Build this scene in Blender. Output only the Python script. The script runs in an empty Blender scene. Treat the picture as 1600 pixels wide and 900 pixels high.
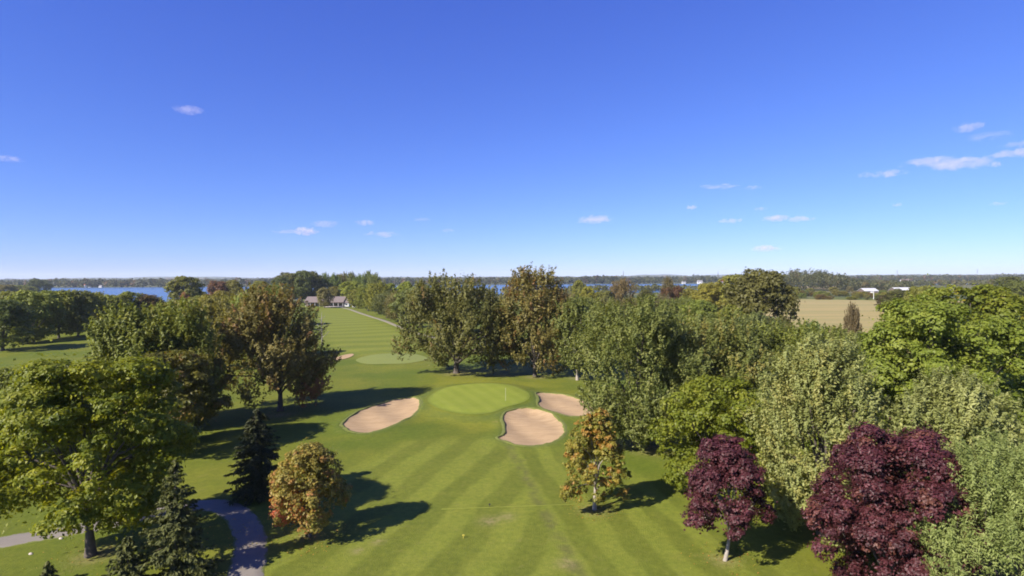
import bpy, math, random
import numpy as np
from mathutils import Matrix, Vector

SC = bpy.context.scene
COL = SC.collection
PI = math.pi
RAD = math.radians

# ------------------------------------------------------------------ camera
CAM_H, FPX = 22.0, 900.0                      # height above the fairway, focal length in px of a 1600 px wide frame
PITCH, ROLL = RAD(1.08), RAD(0.27)
_f = Vector((0, math.cos(PITCH), -math.sin(PITCH)))
_u = Vector((0, math.sin(PITCH), math.cos(PITCH)))
_r = Vector((1, 0, 0))
_R = Matrix.Rotation(ROLL, 3, _f)
_r, _u = _R @ _r, _R @ _u
cd = bpy.data.cameras.new("camera")
cd.sensor_width = 36.0
cd.lens = 36.0 * FPX / 1600.0
cd.clip_start, cd.clip_end = 0.5, 90000.0
cam = bpy.data.objects.new("camera", cd)
COL.objects.link(cam)
cam.matrix_world = Matrix(((_r.x, _u.x, -_f.x, 0), (_r.y, _u.y, -_f.y, 0), (_r.z, _u.z, -_f.z, CAM_H), (0, 0, 0, 1)))
SC.camera = cam

# ------------------------------------------------------------------ light
SUN_EL, SUN_AZ = RAD(36.5), RAD(180 + 50.5)     # azimuth of the sun, clockwise from +Y
world = bpy.data.worlds.new("World")
SC.world = world
world.use_nodes = True
wn = world.node_tree
wn.nodes.clear()
sky = wn.nodes.new("ShaderNodeTexSky")
sky.sky_type = 'NISHITA'
sky.sun_disc = False
sky.sun_elevation = SUN_EL
sky.sun_rotation = SUN_AZ
sky.altitude = 0
sky.air_density, sky.dust_density, sky.ozone_density = 0.9, 0.0, 6.0
bg = wn.nodes.new("ShaderNodeBackground")
bg.inputs["Strength"].default_value = 0.10
wo = wn.nodes.new("ShaderNodeOutputWorld")
tint = wn.nodes.new("ShaderNodeMix")             # white balance of the deep blue September sky
tint.data_type, tint.blend_type = 'RGBA', 'MULTIPLY'
tint.inputs[0].default_value = 1.0
tint.inputs[7].default_value = (0.445, 0.505, 1.0, 1)
wn.links.new(sky.outputs[0], tint.inputs[6])
sep = wn.nodes.new("ShaderNodeSeparateColor")
wn.links.new(tint.outputs[2], sep.inputs[0])
pw = wn.nodes.new("ShaderNodeMath"); pw.operation = 'POWER'; pw.inputs[1].default_value = 0.65
ml = wn.nodes.new("ShaderNodeMath"); ml.operation = 'MULTIPLY'; ml.inputs[1].default_value = 1.6
cmb = wn.nodes.new("ShaderNodeCombineColor")
wn.links.new(sep.outputs[2], pw.inputs[0]); wn.links.new(pw.outputs[0], ml.inputs[0])
wn.links.new(sep.outputs[0], cmb.inputs[0]); wn.links.new(sep.outputs[1], cmb.inputs[1]); wn.links.new(ml.outputs[0], cmb.inputs[2])
wn.links.new(cmb.outputs[0], bg.inputs[0])
wn.links.new(bg.outputs[0], wo.inputs[0])
sl = bpy.data.lights.new("sun", 'SUN')
sl.energy = 5.0
sl.angle = RAD(0.5)
sl.color = (1.0, 0.93, 0.82)
so = bpy.data.objects.new("sun", sl)
COL.objects.link(so)
_sd = Vector((math.sin(SUN_AZ) * math.cos(SUN_EL), math.cos(SUN_AZ) * math.cos(SUN_EL), math.sin(SUN_EL)))
so.rotation_euler = _sd.to_track_quat('Z', 'Y').to_euler()
so.location = (-60, -40, 80)
SC.view_settings.view_transform = 'Standard'
SC.view_settings.look = 'None'
SC.view_settings.exposure = 1.0
SC.view_settings.gamma = 1.0
SC.view_settings.use_curve_mapping = False
cy = SC.cycles
cy.max_bounces = 8
cy.diffuse_bounces = 5
cy.glossy_bounces = 2
cy.transmission_bounces = 3
cy.transparent_max_bounces = 6
cy.volume_bounces = 2
cy.use_denoising = True
cy.filter_width = 1.8
cy.caustics_reflective = cy.caustics_refractive = False

# ------------------------------------------------------------------ helpers
def tag(o, label=None, cat=None, group=None, kind=None):
    if label: o["label"] = label
    if cat: o["category"] = cat
    if group: o["group"] = group
    if kind: o["kind"] = kind
    return o

def link(name, me, parent=None, mat=None):
    o = bpy.data.objects.new(name, me)
    COL.objects.link(o)
    if parent is not None: o.parent = parent
    if mat is not None and me is not None and not me.materials: me.materials.append(mat)
    return o

def empty(name, loc, rz=0.0):
    o = bpy.data.objects.new(name, None)
    COL.objects.link(o)
    o.empty_display_size = 0.5
    o.location = loc
    o.rotation_euler = (0, 0, rz)
    return o

def np_mesh(name, V, F, smooth=False, attrs=None):
    """V (n,3); F (m,3) or (m,4) or a list of those; attrs {name: (domain, array)}"""
    V = np.asarray(V, dtype=np.float32)
    Fs = F if isinstance(F, list) else [F]
    Fs = [np.asarray(f, dtype=np.int32) for f in Fs if len(f)]
    me = bpy.data.meshes.new(name)
    me.vertices.add(len(V))
    me.vertices.foreach_set("co", V.ravel())
    loops = np.concatenate([f.ravel() for f in Fs])
    tot = np.concatenate([np.full(len(f), f.shape[1], dtype=np.int32) for f in Fs])
    start = np.concatenate([[0], np.cumsum(tot)[:-1]]).astype(np.int32)
    me.loops.add(len(loops))
    me.loops.foreach_set("vertex_index", loops)
    me.polygons.add(len(tot))
    me.polygons.foreach_set("loop_start", start)
    me.polygons.foreach_set("use_smooth", np.full(len(tot), bool(smooth)))
    me.update(calc_edges=True)
    if attrs:
        for k, (dom, a) in attrs.items():
            at = me.attributes.new(k, 'FLOAT', dom)
            at.data.foreach_set("value", np.asarray(a, dtype=np.float32))
    return me

class MB:
    """collects boxes, bars and free polygons into one mesh"""
    def __init__(s): s.v, s.q = [], []
    def box(s, x0, y0, z0, x1, y1, z1):
        n = len(s.v)
        s.v += [(x0, y0, z0), (x1, y0, z0), (x1, y1, z0), (x0, y1, z0), (x0, y0, z1), (x1, y0, z1), (x1, y1, z1), (x0, y1, z1)]
        s.q += [(n, n+3, n+2, n+1), (n+4, n+5, n+6, n+7), (n, n+1, n+5, n+4), (n+1, n+2, n+6, n+5), (n+2, n+3, n+7, n+6), (n+3, n, n+4, n+7)]
        return s
    def poly(s, pts):
        n = len(s.v)
        s.v += [tuple(p) for p in pts]
        s.q.append(tuple(range(n, n + len(pts))))
        return s
    def tube(s, pts, rad, sides=6):
        rings = []
        for i, p in enumerate(pts):
            p = Vector(p)
            a = Vector(pts[max(i-1, 0)]); b = Vector(pts[min(i+1, len(pts)-1)])
            t = (b - a).normalized()
            ref = Vector((1, 0, 0)) if abs(t.x) < 0.8 else Vector((0, 1, 0))
            e1 = t.cross(ref).normalized(); e2 = t.cross(e1)
            r = rad[i] if hasattr(rad, '__len__') else rad
            n = len(s.v)
            for k in range(sides):
                w = 2 * PI * k / sides
                s.v.append(tuple(p + e1 * (r * math.cos(w)) + e2 * (r * math.sin(w))))
            rings.append(n)
        for a, b in zip(rings, rings[1:]):
            for k in range(sides):
                k2 = (k + 1) % sides
                s.q.append((a + k, b + k, b + k2, a + k2))
        s.q.append(tuple(rings[0] + k for k in range(sides)))
        s.q.append(tuple(rings[-1] + k for k in reversed(range(sides))))
        return s
    def mesh(s, name, smooth=False):
        me = bpy.data.meshes.new(name)
        me.from_pydata(s.v, [], s.q)
        if smooth: me.polygons.foreach_set("use_smooth", np.ones(len(s.q), dtype=bool))
        me.update()
        return me
    def build(s, name, mat, parent=None, smooth=False):
        return link(name, s.mesh(name, smooth), parent, mat)

def sstep(a, b, x):
    t = np.clip((x - a) / (b - a), 0, 1)
    return t * t * (3 - 2 * t)

def flat_at(px, py, z=0.0):
    d = _f * FPX + _r * (px - 800) - _u * (py - 450)
    t = (z - CAM_H) / d.z
    return d.x * t, d.y * t

def at_dist(px, py, Y):
    d = _f * FPX + _r * (px - 800) - _u * (py - 450)
    t = Y / d.y
    return Vector((d.x * t, Y, CAM_H + d.z * t))

def poly_sd(X, Y, P):
    """signed distance to closed polygon, negative inside"""
    P = np.asarray(P, dtype=float)
    shp = X.shape
    X, Y = X.ravel(), Y.ravel()
    d2 = np.full(X.shape, 1e18); ins = np.zeros(X.shape, bool)
    for (ax, ay), (bx, by) in zip(P, np.roll(P, -1, axis=0)):
        ex, ey = bx - ax, by - ay
        t = np.clip(((X - ax) * ex + (Y - ay) * ey) / (ex * ex + ey * ey + 1e-12), 0, 1)
        d2 = np.minimum(d2, (X - ax - t * ex) ** 2 + (Y - ay - t * ey) ** 2)
        c = (ay > Y) != (by > Y)
        with np.errstate(divide='ignore', invalid='ignore'):
            xi = ax + (Y - ay) / (by - ay if by != ay else 1e-9) * ex
        ins ^= c & (X < xi)
    d = np.sqrt(d2)
    return np.where(ins, -d, d).reshape(shp)

def spline(P, n=96, closed=True):
    P = np.asarray(P, dtype=float); m = len(P); out = []
    segs = m if closed else m - 1
    per = max(2, n // segs)
    for i in range(segs):
        g = lambda k: P[k % m] if closed else P[min(max(k, 0), m - 1)]
        p0, p1, p2, p3 = g(i - 1), g(i), g(i + 1), g(i + 2)
        for j in range(per):
            t = j / per
            out.append(0.5 * (2 * p1 + (p2 - p0) * t + (2 * p0 - 5 * p1 + 4 * p2 - p3) * t * t + (3 * p1 - p0 - 3 * p2 + p3) * t ** 3))
    if not closed: out.append(P[-1])
    return np.array(out)

# ------------------------------------------------------------------ materials
def nodes(name):
    m = bpy.data.materials.new(name)
    m.use_nodes = True
    nt = m.node_tree
    nt.nodes.clear()
    out = nt.nodes.new("ShaderNodeOutputMaterial")
    return m, nt, out

def N(nt, t, **kw):
    n = nt.nodes.new(t)
    for k, v in kw.items(): setattr(n, k, v)
    return n

def L(nt, a, b): nt.links.new(a, b)

def math_node(nt, op, a, b=None, clamp=False):
    n = N(nt, "ShaderNodeMath", operation=op, use_clamp=clamp)
    for i, v in enumerate((a, b)):
        if v is None: continue
        if isinstance(v, (int, float)): n.inputs[i].default_value = v
        else: L(nt, v, n.inputs[i])
    return n.outputs[0]

def maprange(nt, v, a, b, c=0.0, d=1.0, smooth=True):
    n = N(nt, "ShaderNodeMapRange", interpolation_type='SMOOTHSTEP' if smooth else 'LINEAR')
    L(nt, v, n.inputs[0])
    for i, x in enumerate((a, b, c, d)): n.inputs[i + 1].default_value = x
    return n.outputs[0]

def mixc(nt, fac, a, b, blend='MIX'):
    n = N(nt, "ShaderNodeMix", data_type='RGBA', blend_type=blend)
    for sock, v in ((n.inputs[0], fac), (n.inputs[6], a), (n.inputs[7], b)):
        if isinstance(v, (int, float)): sock.default_value = v
        elif isinstance(v, tuple): sock.default_value = v if len(v) == 4 else (*v, 1)
        else: L(nt, v, sock)
    return n.outputs[2]

def noise(nt, vec, scale, detail=4.0, rough=0.55, dist=0.0):
    n = N(nt, "ShaderNodeTexNoise")
    n.inputs["Scale"].default_value = scale
    n.inputs["Detail"].default_value = detail
    n.inputs["Roughness"].default_value = rough
    n.inputs["Distortion"].default_value = dist
    L(nt, vec, n.inputs["Vector"])
    return n.outputs[0]

def attr(nt, name):
    return N(nt, "ShaderNodeAttribute", attribute_name=name).outputs["Fac"]

def plain(name, col, rough=0.7, var=0.15, scale=1.5, bump=0.0, metallic=0.0):
    m, nt, out = nodes(name)
    tc = N(nt, "ShaderNodeTexCoord")
    b = N(nt, "ShaderNodeBsdfPrincipled")
    n1 = noise(nt, tc.outputs["Object"], scale, 5.0)
    c = mixc(nt, n1, tuple(x * (1 - var) for x in col), tuple(min(1, x * (1 + var)) for x in col))
    L(nt, c, b.inputs["Base Color"])
    b.inputs["Roughness"].default_value = rough
    b.inputs["Metallic"].default_value = metallic
    if bump:
        bn = N(nt, "ShaderNodeBump"); bn.inputs["Strength"].default_value = bump; bn.inputs["Distance"].default_value = 0.05
        L(nt, noise(nt, tc.outputs["Object"], scale * 6, 4.0), bn.inputs["Height"]); L(nt, bn.outputs[0], b.inputs["Normal"])
    L(nt, b.outputs[0], out.inputs[0])
    return m

def leaf_mat(name, c0, c1, c2, blush=(0.2, 0.05, 0.02), trans=0.42, objcol=False, rough=0.5, gain=1.25):
    """leaf colours run c0..c2 with the leaf's own tint; blush is autumn colour on whole boughs"""
    c0, c1, c2, blush = [tuple(v * gain for v in c) for c in (c0, c1, c2, blush)]
    m, nt, out = nodes(name)
    t = attr(nt, "tint")
    r = N(nt, "ShaderNodeValToRGB")
    e = r.color_ramp.elements
    e[0].position, e[0].color = 0.0, (*c0, 1)
    e[1].position, e[1].color = 1.0, (*c2, 1)
    k = e.new(0.5); k.color = (*c1, 1)
    L(nt, t, r.inputs[0])
    c = mixc(nt, attr(nt, "blush"), r.outputs[0], (*blush, 1))
    if objcol:
        oi = N(nt, "ShaderNodeObjectInfo")
        c = mixc(nt, 1.0, c, oi.outputs["Color"], 'MULTIPLY')
    b = N(nt, "ShaderNodeBsdfPrincipled")
    L(nt, c, b.inputs["Base Color"])
    b.inputs["Roughness"].default_value = rough
    b.inputs["Specular IOR Level"].default_value = 0.3
    tr = N(nt, "ShaderNodeBsdfTranslucent")
    tcx = mixc(nt, 1.0, c, (1.35, 1.25, 0.6, 1), 'MULTIPLY')
    L(nt, tcx, tr.inputs["Color"])
    ms = N(nt, "ShaderNodeMixShader"); ms.inputs[0].default_value = trans
    L(nt, b.outputs[0], ms.inputs[1]); L(nt, tr.outputs[0], ms.inputs[2])
    L(nt, ms.outputs[0], out.inputs[0])
    return m

BARK = plain("bark", (0.085, 0.068, 0.055), 0.9, 0.45, 3.0, 0.6)
BARK_PALE = plain("bark_pale", (0.30, 0.26, 0.215), 0.9, 0.3, 3.0, 0.6)

M_OLIVE = leaf_mat("leaf_olive_yellow", (0.056, 0.078, 0.005), (0.130, 0.150, 0.008), (0.275, 0.265, 0.016))
M_DKOLIVE = leaf_mat("leaf_dark_olive", (0.055, 0.062, 0.008), (0.10, 0.095, 0.012), (0.165, 0.14, 0.02), (0.18, 0.085, 0.02))
M_BROWN = leaf_mat("leaf_brown_green", (0.085, 0.080, 0.020), (0.15, 0.13, 0.034), (0.24, 0.195, 0.06), (0.26, 0.115, 0.05))
M_KHAKI = leaf_mat("leaf_khaki", (0.064, 0.068, 0.017), (0.112, 0.112, 0.028), (0.19, 0.175, 0.05), (0.24, 0.14, 0.06))
M_GREEN = leaf_mat("leaf_mid_green", (0.078, 0.098, 0.016), (0.145, 0.165, 0.028), (0.235, 0.24, 0.052), (0.20, 0.16, 0.035))
M_GREY = leaf_mat("leaf_grey_green", (0.068, 0.086, 0.020), (0.128, 0.146, 0.034), (0.235, 0.238, 0.068), (0.24, 0.19, 0.045))
M_PALE = leaf_mat("leaf_pale_green", (0.12, 0.138, 0.040), (0.205, 0.222, 0.070), (0.33, 0.335, 0.125), (0.28, 0.25, 0.07))
M_BRIGHT = leaf_mat("leaf_bright_green", (0.080, 0.110, 0.012), (0.145, 0.178, 0.022), (0.225, 0.245, 0.04))
M_YELLOW = leaf_mat("leaf_yellow_green", (0.070, 0.092, 0.008), (0.122, 0.143, 0.012), (0.20, 0.20, 0.02), (0.26, 0.18, 0.02))
M_ORANGE = leaf_mat("leaf_orange", (0.105, 0.105, 0.018), (0.20, 0.172, 0.034), (0.32, 0.235, 0.052), (0.42, 0.12, 0.06))
M_OCHRE = leaf_mat("leaf_ochre", (0.095, 0.105, 0.016), (0.185, 0.17, 0.028), (0.30, 0.235, 0.042), (0.34, 0.16, 0.035))
M_PURPLE = leaf_mat("leaf_purple", (0.024, 0.007, 0.008), (0.050, 0.013, 0.015), (0.10, 0.030, 0.034), (0.14, 0.055, 0.03), trans=0.18)
M_SPRUCE = leaf_mat("needles_dark", (0.016, 0.020, 0.006), (0.032, 0.036, 0.010), (0.06, 0.062, 0.016), trans=0.06, rough=0.75)
M_SPRUCE2 = leaf_mat("needles_green", (0.030, 0.036, 0.008), (0.06, 0.066, 0.014), (0.115, 0.115, 0.024), trans=0.1, rough=0.7)
M_PINE = leaf_mat("leaf_feathery", (0.090, 0.118, 0.030), (0.175, 0.21, 0.058), (0.29, 0.32, 0.11), rough=0.6)
M_ANY = leaf_mat("leaf_distant", (0.62, 0.62, 0.62), (1.0, 1.0, 1.0), (1.5, 1.45, 1.35), objcol=True, gain=1.25)

# ------------------------------------------------------------------ ground outlines, from points on the lawn
G = lambda pts: [flat_at(*p) for p in pts]
GREEN = spline(G([(668, 632), (675, 620), (700, 609), (745, 605), (790, 607), (818, 616), (828, 628), (818, 636), (792, 643), (770, 650), (735, 653), (700, 648), (680, 641)]), 104)
BUNKERS = [
    spline(G([(536, 662), (560, 645), (590, 633), (620, 624), (646, 621.5), (655.5, 628), (656, 640), (645, 651), (622, 664), (598, 674), (572, 680), (550, 677), (538, 670)]), 104),
    spline(G([(779, 685), (787, 679), (789, 667), (785, 656), (794, 648), (815, 643), (836, 643), (860, 649), (876, 660), (882, 669), (880, 679), (868, 688), (845, 695), (815, 696), (793, 691)]), 120),
    spline(G([(838, 621), (851, 618), (880, 619.5), (905, 626), (924, 635), (930, 645), (915, 652), (890, 653.5), (860, 647), (843, 640), (841, 630)]), 99),
]
FARGREEN = spline(G([(556, 563), (575, 557), (610, 554), (650, 555), (668, 562), (640, 569), (600, 570), (570, 569)]), 64)
FARBUNKER = spline(G([(522, 560.5), (533, 556), (548, 553.5), (553, 555), (546, 559), (533, 562), (524, 562.5)]), 56)

def base_z(x, y):
    x = np.asarray(x, dtype=float); y = np.asarray(y, dtype=float)
    fade = np.clip((320 - y) / 120, 0, 1) * np.clip((260 - np.abs(x)) / 100, 0, 1)
    z = 0.22 * np.sin(x * 0.085 + 1) * np.sin(y * 0.066 + 0.5) + 0.10 * np.sin(x * 0.19 + y * 0.13)
    return z * fade

def gz(x, y, want_sd=False):
    """height of the lawn, without the bunker hollows"""
    x = np.asarray(x, dtype=float); y = np.asarray(y, dtype=float)
    z = base_z(x, y)
    near = (np.abs(x) < 45) & (y > 60) & (y < 140)
    if near.any():
        sg = np.full(x.shape, 99.0)
        sg[near] = poly_sd(x[near], y[near], GREEN)
        z = z + 0.85 * sstep(5.0, -3.0, sg)
        for b in BUNKERS:
            sb = np.full(x.shape, 99.0); sb[near] = poly_sd(x[near], y[near], b)
            z = z + 0.22 * np.exp(-(np.maximum(sb, 0) / 1.6) ** 2)
    return z

def at(px, py):
    """the point of the lawn seen at this photo pixel"""
    z = 0.0
    for _ in range(4):
        x, y = flat_at(px, py, z)
        z = float(gz(np.array([x]), np.array([y]))[0])
    return Vector((x, y, z))

# lawn: one sheet, fine near the green and growing out to the horizon
def axis(fine, lo, hi, far_lo, far_hi, g):
    a = list(np.arange(lo, hi + 1e-6, fine))
    s = fine; v = a[-1]
    while v < far_hi: s *= g; v = min(v + s, far_hi); a.append(v)
    s = fine; v = a[0]
    while v > far_lo: s *= g; v = max(v - s, far_lo); a.insert(0, v)
    return np.array(a)

gx = axis(0.55, -34, 34, -12500, 12500, 1.09)
gy = axis(0.55, 38, 122, -150, 12300, 1.06)
GX, GY = np.meshgrid(gx, gy)
GZ = gz(GX.copy(), GY.copy())
sd_b = np.full(GX.shape, 99.0)
for b in BUNKERS: sd_b = np.minimum(sd_b, poly_sd(GX, GY, b))
GZ = GZ - 1.0 * sstep(0.15, -0.9, sd_b)
sd_fb = poly_sd(GX, GY, FARBUNKER)
sd_g = poly_sd(GX, GY, GREEN)
FAIR = [(-23, 30), (22, 30), (21, 45), (17, 58), (12, 66), (9, 74), (3, 77), (-4, 80), (-14, 76), (-19, 66), (-22, 50)]
sd_f = poly_sd(GX, GY, FAIR)
FAR_FAIR = G([(498, 481), (545, 482), (590, 500), (630, 520), (660, 552), (560, 556), (520, 548), (500, 520)])
sd_ff = poly_sd(GX, GY, FAR_FAIR)
SOIL = []   # filled below by the trees that stand on bare earth
nyy, nxx = GX.shape
idx = np.arange(nyy * nxx).reshape(nyy, nxx)
GF = np.stack([idx[:-1, :-1].ravel(), idx[:-1, 1:].ravel(), idx[1:, 1:].ravel(), idx[1:, :-1].ravel()], 1)
for (px, py, r) in [(150, 868, 1.5), (929, 796, 1.3), (1130, 876, 1.0), (440, 647, 2.5), (712, 584, 3.0), (836, 590, 2.0), (483, 840, 1.0), (1025, 700, 3.0), (1000, 690, 2.0), (901, 592, 1.5),
                    (590, 845, .5), (558, 860, .5), (765, 812, .9), (790, 806, .8), (884, 880, .8), (1130, 720, 3)]:
    SOIL.append((*flat_at(px, py), r))
soil = np.zeros(GX.shape)
for (sx, sy, r) in SOIL: soil = np.maximum(soil, np.exp(-(((GX - sx) ** 2 + (GY - sy) ** 2) / (r * r))))

def lawn_material():
    m, nt, out = nodes("lawn")
    geo = N(nt, "ShaderNodeNewGeometry")
    pos = geo.outputs["Position"]
    sp = N(nt, "ShaderNodeSeparateXYZ"); L(nt, pos, sp.inputs[0])
    X, Y = sp.outputs[0], sp.outputs[1]
    n_big = noise(nt, pos, 0.055, 4.0, 0.6)
    n_mid = noise(nt, pos, 0.45, 5.0, 0.6, 0.4)
    n_fine = noise(nt, pos, 1.7, 7.0, 0.8)
    # rough
    rough = mixc(nt, maprange(nt, n_big, 0.35, 0.65), (0.084, 0.112, 0.011, 1), (0.132, 0.142, 0.016, 1))
    # mown fairway: light and dark passes of the mower in two directions
    wob = math_node(nt, 'MULTIPLY', math_node(nt, 'SUBTRACT', noise(nt, pos, 0.12, 2.0), 0.5), 2.2)
    def passes(cx, cyy, period, phase):
        s = math_node(nt, 'ADD', math_node(nt, 'MULTIPLY', X, cx), math_node(nt, 'MULTIPLY', Y, cyy))
        s = math_node(nt, 'ADD', s, wob)
        w = math_node(nt, 'SINE', math_node(nt, 'ADD', math_node(nt, 'MULTIPLY', s, 2 * PI / period), phase))
        return maprange(nt, w, -0.45, 0.45)
    a17, a9 = RAD(17), RAD(9.5)
    sA = passes(math.cos(a17), -math.sin(a17), 5.3, 0.6)
    sB = passes(math.cos(a9), math.sin(a9), 3.9, 1.2)
    div = math_node(nt, 'ADD', X, math_node(nt, 'MULTIPLY', math_node(nt, 'SUBTRACT', Y, 67), 0.157))
    side = maprange(nt, math_node(nt, 'ADD', div, wob), 0.0, 1.4)
    stripe = N(nt, "ShaderNodeMix", data_type='FLOAT')
    L(nt, side, stripe.inputs[0]); L(nt, sA, stripe.inputs[2]); L(nt, sB, stripe.inputs[3])
    stripe = stripe.outputs[0]
    keep = maprange(nt, noise(nt, pos, 0.22, 4.0, 0.65), 0.35, 0.62, 0.45, 0.88)
    stripe = math_node(nt, 'ADD', math_node(nt, 'MULTIPLY', math_node(nt, 'SUBTRACT', stripe, 0.5), keep), 0.5)
    light = mixc(nt, n_mid, (0.132, 0.163, 0.019, 1), (0.178, 0.188, 0.029, 1))
    dark = mixc(nt, n_mid, (0.088, 0.114, 0.013, 1), (0.124, 0.134, 0.018, 1))
    fair = mixc(nt, stripe, dark, light)
    worn = maprange(nt, math_node(nt, 'ABSOLUTE', math_node(nt, 'SUBTRACT', div, 0.9)), 1.1, 0.1)
    worn = math_node(nt, 'MULTIPLY', worn, maprange(nt, n_mid, 0.35, 0.6))
    fair = mixc(nt, math_node(nt, 'MULTIPLY', worn, 0.75), fair, (0.098, 0.10, 0.030, 1))
    edge = math_node(nt, 'ADD', attr(nt, "sd_fair"), math_node(nt, 'MULTIPLY', wob, 2.0))
    c = mixc(nt, maprange(nt, edge, 2.5, -3.0), rough, fair)
    # far fairway
    a60 = RAD(63)
    sC = passes(math.cos(a60), -math.sin(a60), 15.0, 0.3)
    ff = mixc(nt, sC, (0.126, 0.150, 0.019, 1), (0.163, 0.180, 0.025, 1))
    c = mixc(nt, maprange(nt, attr(nt, "sd_far"), 4.0, -4.0), c, ff)
    # collar of longer grass round the green and bunkers
    sg = attr(nt, "sd_green")
    col = math_node(nt, 'MULTIPLY', maprange(nt, sg, 3.8, 1.6), maprange(nt, sg, 0.2, 1.0))
    c = mixc(nt, math_node(nt, 'MULTIPLY', col, 0.55), c, (0.078, 0.105, 0.024, 1))
    apron = math_node(nt, 'MULTIPLY', maprange(nt, sg, 14.0, 4.0), maprange(nt, n_big, 0.42, 0.62))
    c = mixc(nt, math_node(nt, 'MULTIPLY', apron, 0.5), c, (0.175, 0.182, 0.02, 1))
    sb = attr(nt, "sd_bunker")
    c = mixc(nt, math_node(nt, 'MULTIPLY', maprange(nt, sb, 2.2, 0.2), 0.35), c, (0.075, 0.105, 0.022, 1))
    # bare earth
    so_ = math_node(nt, 'MULTIPLY', attr(nt, "soil"), maprange(nt, n_fine, 0.30, 0.62))
    c = mixc(nt, math_node(nt, 'MULTIPLY', so_, 0.65), c, (0.24, 0.185, 0.105, 1))
    # tone: clover, dry tips, thatch
    c = mixc(nt, 0.75, c, mixc(nt, maprange(nt, n_fine, 0.32, 0.68, smooth=False), (0.66, 0.70, 0.58, 1), (1.34, 1.27, 1.22, 1)), 'MULTIPLY')
    dry = maprange(nt, noise(nt, pos, 0.9, 5.0, 0.7, 0.8), 0.58, 0.74)
    c = mixc(nt, math_node(nt, 'MULTIPLY', dry, 0.4), c, (0.205, 0.175, 0.058, 1))
    # beyond the course: rough pasture and woodland floor
    farc = mixc(nt, maprange(nt, noise(nt, pos, 0.006, 6.0, 0.6), 0.42, 0.60), (0.06, 0.075, 0.022, 1), (0.14, 0.125, 0.05, 1))
    c = mixc(nt, maprange(nt, Y, 460.0, 640.0), c, farc)
    b = N(nt, "ShaderNodeBsdfPrincipled")
    L(nt, c, b.inputs["Base Color"])
    b.inputs["Roughness"].default_value = 0.85
    b.inputs["Specular IOR Level"].default_value = 0.15
    bp = N(nt, "ShaderNodeBump"); bp.inputs["Strength"].default_value = 0.55; bp.inputs["Distance"].default_value = 0.12
    L(nt, noise(nt, pos, 5.0, 6.0, 0.8), bp.inputs["Height"]); L(nt, bp.outputs[0], b.inputs["Normal"])
    L(nt, b.outputs[0], out.inputs[0])
    return m

M_LAWN = lawn_material()
me = np_mesh("ground", np.stack([GX.ravel(), GY.ravel(), GZ.ravel()], 1), GF, True,
             {"sd_fair": ('POINT', sd_f.ravel()), "sd_far": ('POINT', sd_ff.ravel()), "sd_green": ('POINT', np.clip(sd_g, -99, 99).ravel()),
              "sd_bunker": ('POINT', np.minimum(sd_b, sd_fb).ravel()), "soil": ('POINT', soil.ravel())})
tag(link("ground", me, None, M_LAWN), kind="structure")

def ring_sheet(name, outline, zf, rings=(1, .985, .96, .92, .86, .78, .68, .56, .42, .26, .12)):
    c = outline.mean(0); V = []; n = len(outline)
    for t in rings: V.append(np.concatenate([c + (outline - c) * t], 0))
    V.append(c[None])
    P = np.concatenate(V, 0)
    Z = zf(P[:, 0], P[:, 1])
    Fq, Ft = [], []
    for r in range(len(rings) - 1):
        for k in range(n):
            k2 = (k + 1) % n
            Fq.append((r * n + k, r * n + k2, (r + 1) * n + k2, (r + 1) * n + k))
    l = (len(rings) - 1) * n
    for k in range(n): Ft.append((l + k, l + (k + 1) % n, len(P) - 1))
    ed = np.append(np.repeat(np.array(rings), n), 0.0)
    return np_mesh(name, np.column_stack([P, Z]), [np.array(Fq), np.array(Ft)], True, {"edge": ('POINT', ed)})

def green_material():
    m, nt, out = nodes("putting_turf")
    pos = N(nt, "ShaderNodeNewGeometry").outputs["Position"]
    sp = N(nt, "ShaderNodeSeparateXYZ"); L(nt, pos, sp.inputs[0])
    w = math_node(nt, 'SINE', math_node(nt, 'MULTIPLY', math_node(nt, 'ADD', math_node(nt, 'MULTIPLY', sp.outputs[0], 0.92), math_node(nt, 'MULTIPLY', sp.outputs[1], 0.38)), 2 * PI / 2.6))
    c = mixc(nt, maprange(nt, w, -0.6, 0.6), (0.163, 0.196, 0.022, 1), (0.178, 0.208, 0.026, 1))
    c = mixc(nt, 0.8, c, mixc(nt, noise(nt, pos, 0.35, 5.0, 0.65), (0.75, 0.78, 0.75, 1), (1.25, 1.2, 1.2, 1)), 'MULTIPLY')
    c = mixc(nt, 0.5, c, mixc(nt, noise(nt, pos, 6.0, 4.0, 0.7), (0.75, 0.75, 0.75, 1), (1.25, 1.25, 1.25, 1)), 'MULTIPLY')
    ed = math_node(nt, 'ADD', attr(nt, "edge"), math_node(nt, 'MULTIPLY', math_node(nt, 'SUBTRACT', noise(nt, pos, 0.9, 5.0, 0.7), 0.5), 0.16))
    c = mixc(nt, maprange(nt, ed, 0.90, 1.0), c, (0.128, 0.155, 0.02, 1))
    c = mixc(nt, math_node(nt, 'MULTIPLY', maprange(nt, noise(nt, pos, 0.7, 5.0, 0.7, 1.0), 0.60, 0.72), 0.35), c, (0.22, 0.20, 0.06, 1))
    b = N(nt, "ShaderNodeBsdfPrincipled"); L(nt, c, b.inputs["Base Color"])
    b.inputs["Roughness"].default_value = 0.8; b.inputs["Specular IOR Level"].default_value = 0.2
    L(nt, b.outputs[0], out.inputs[0])
    return m

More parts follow.
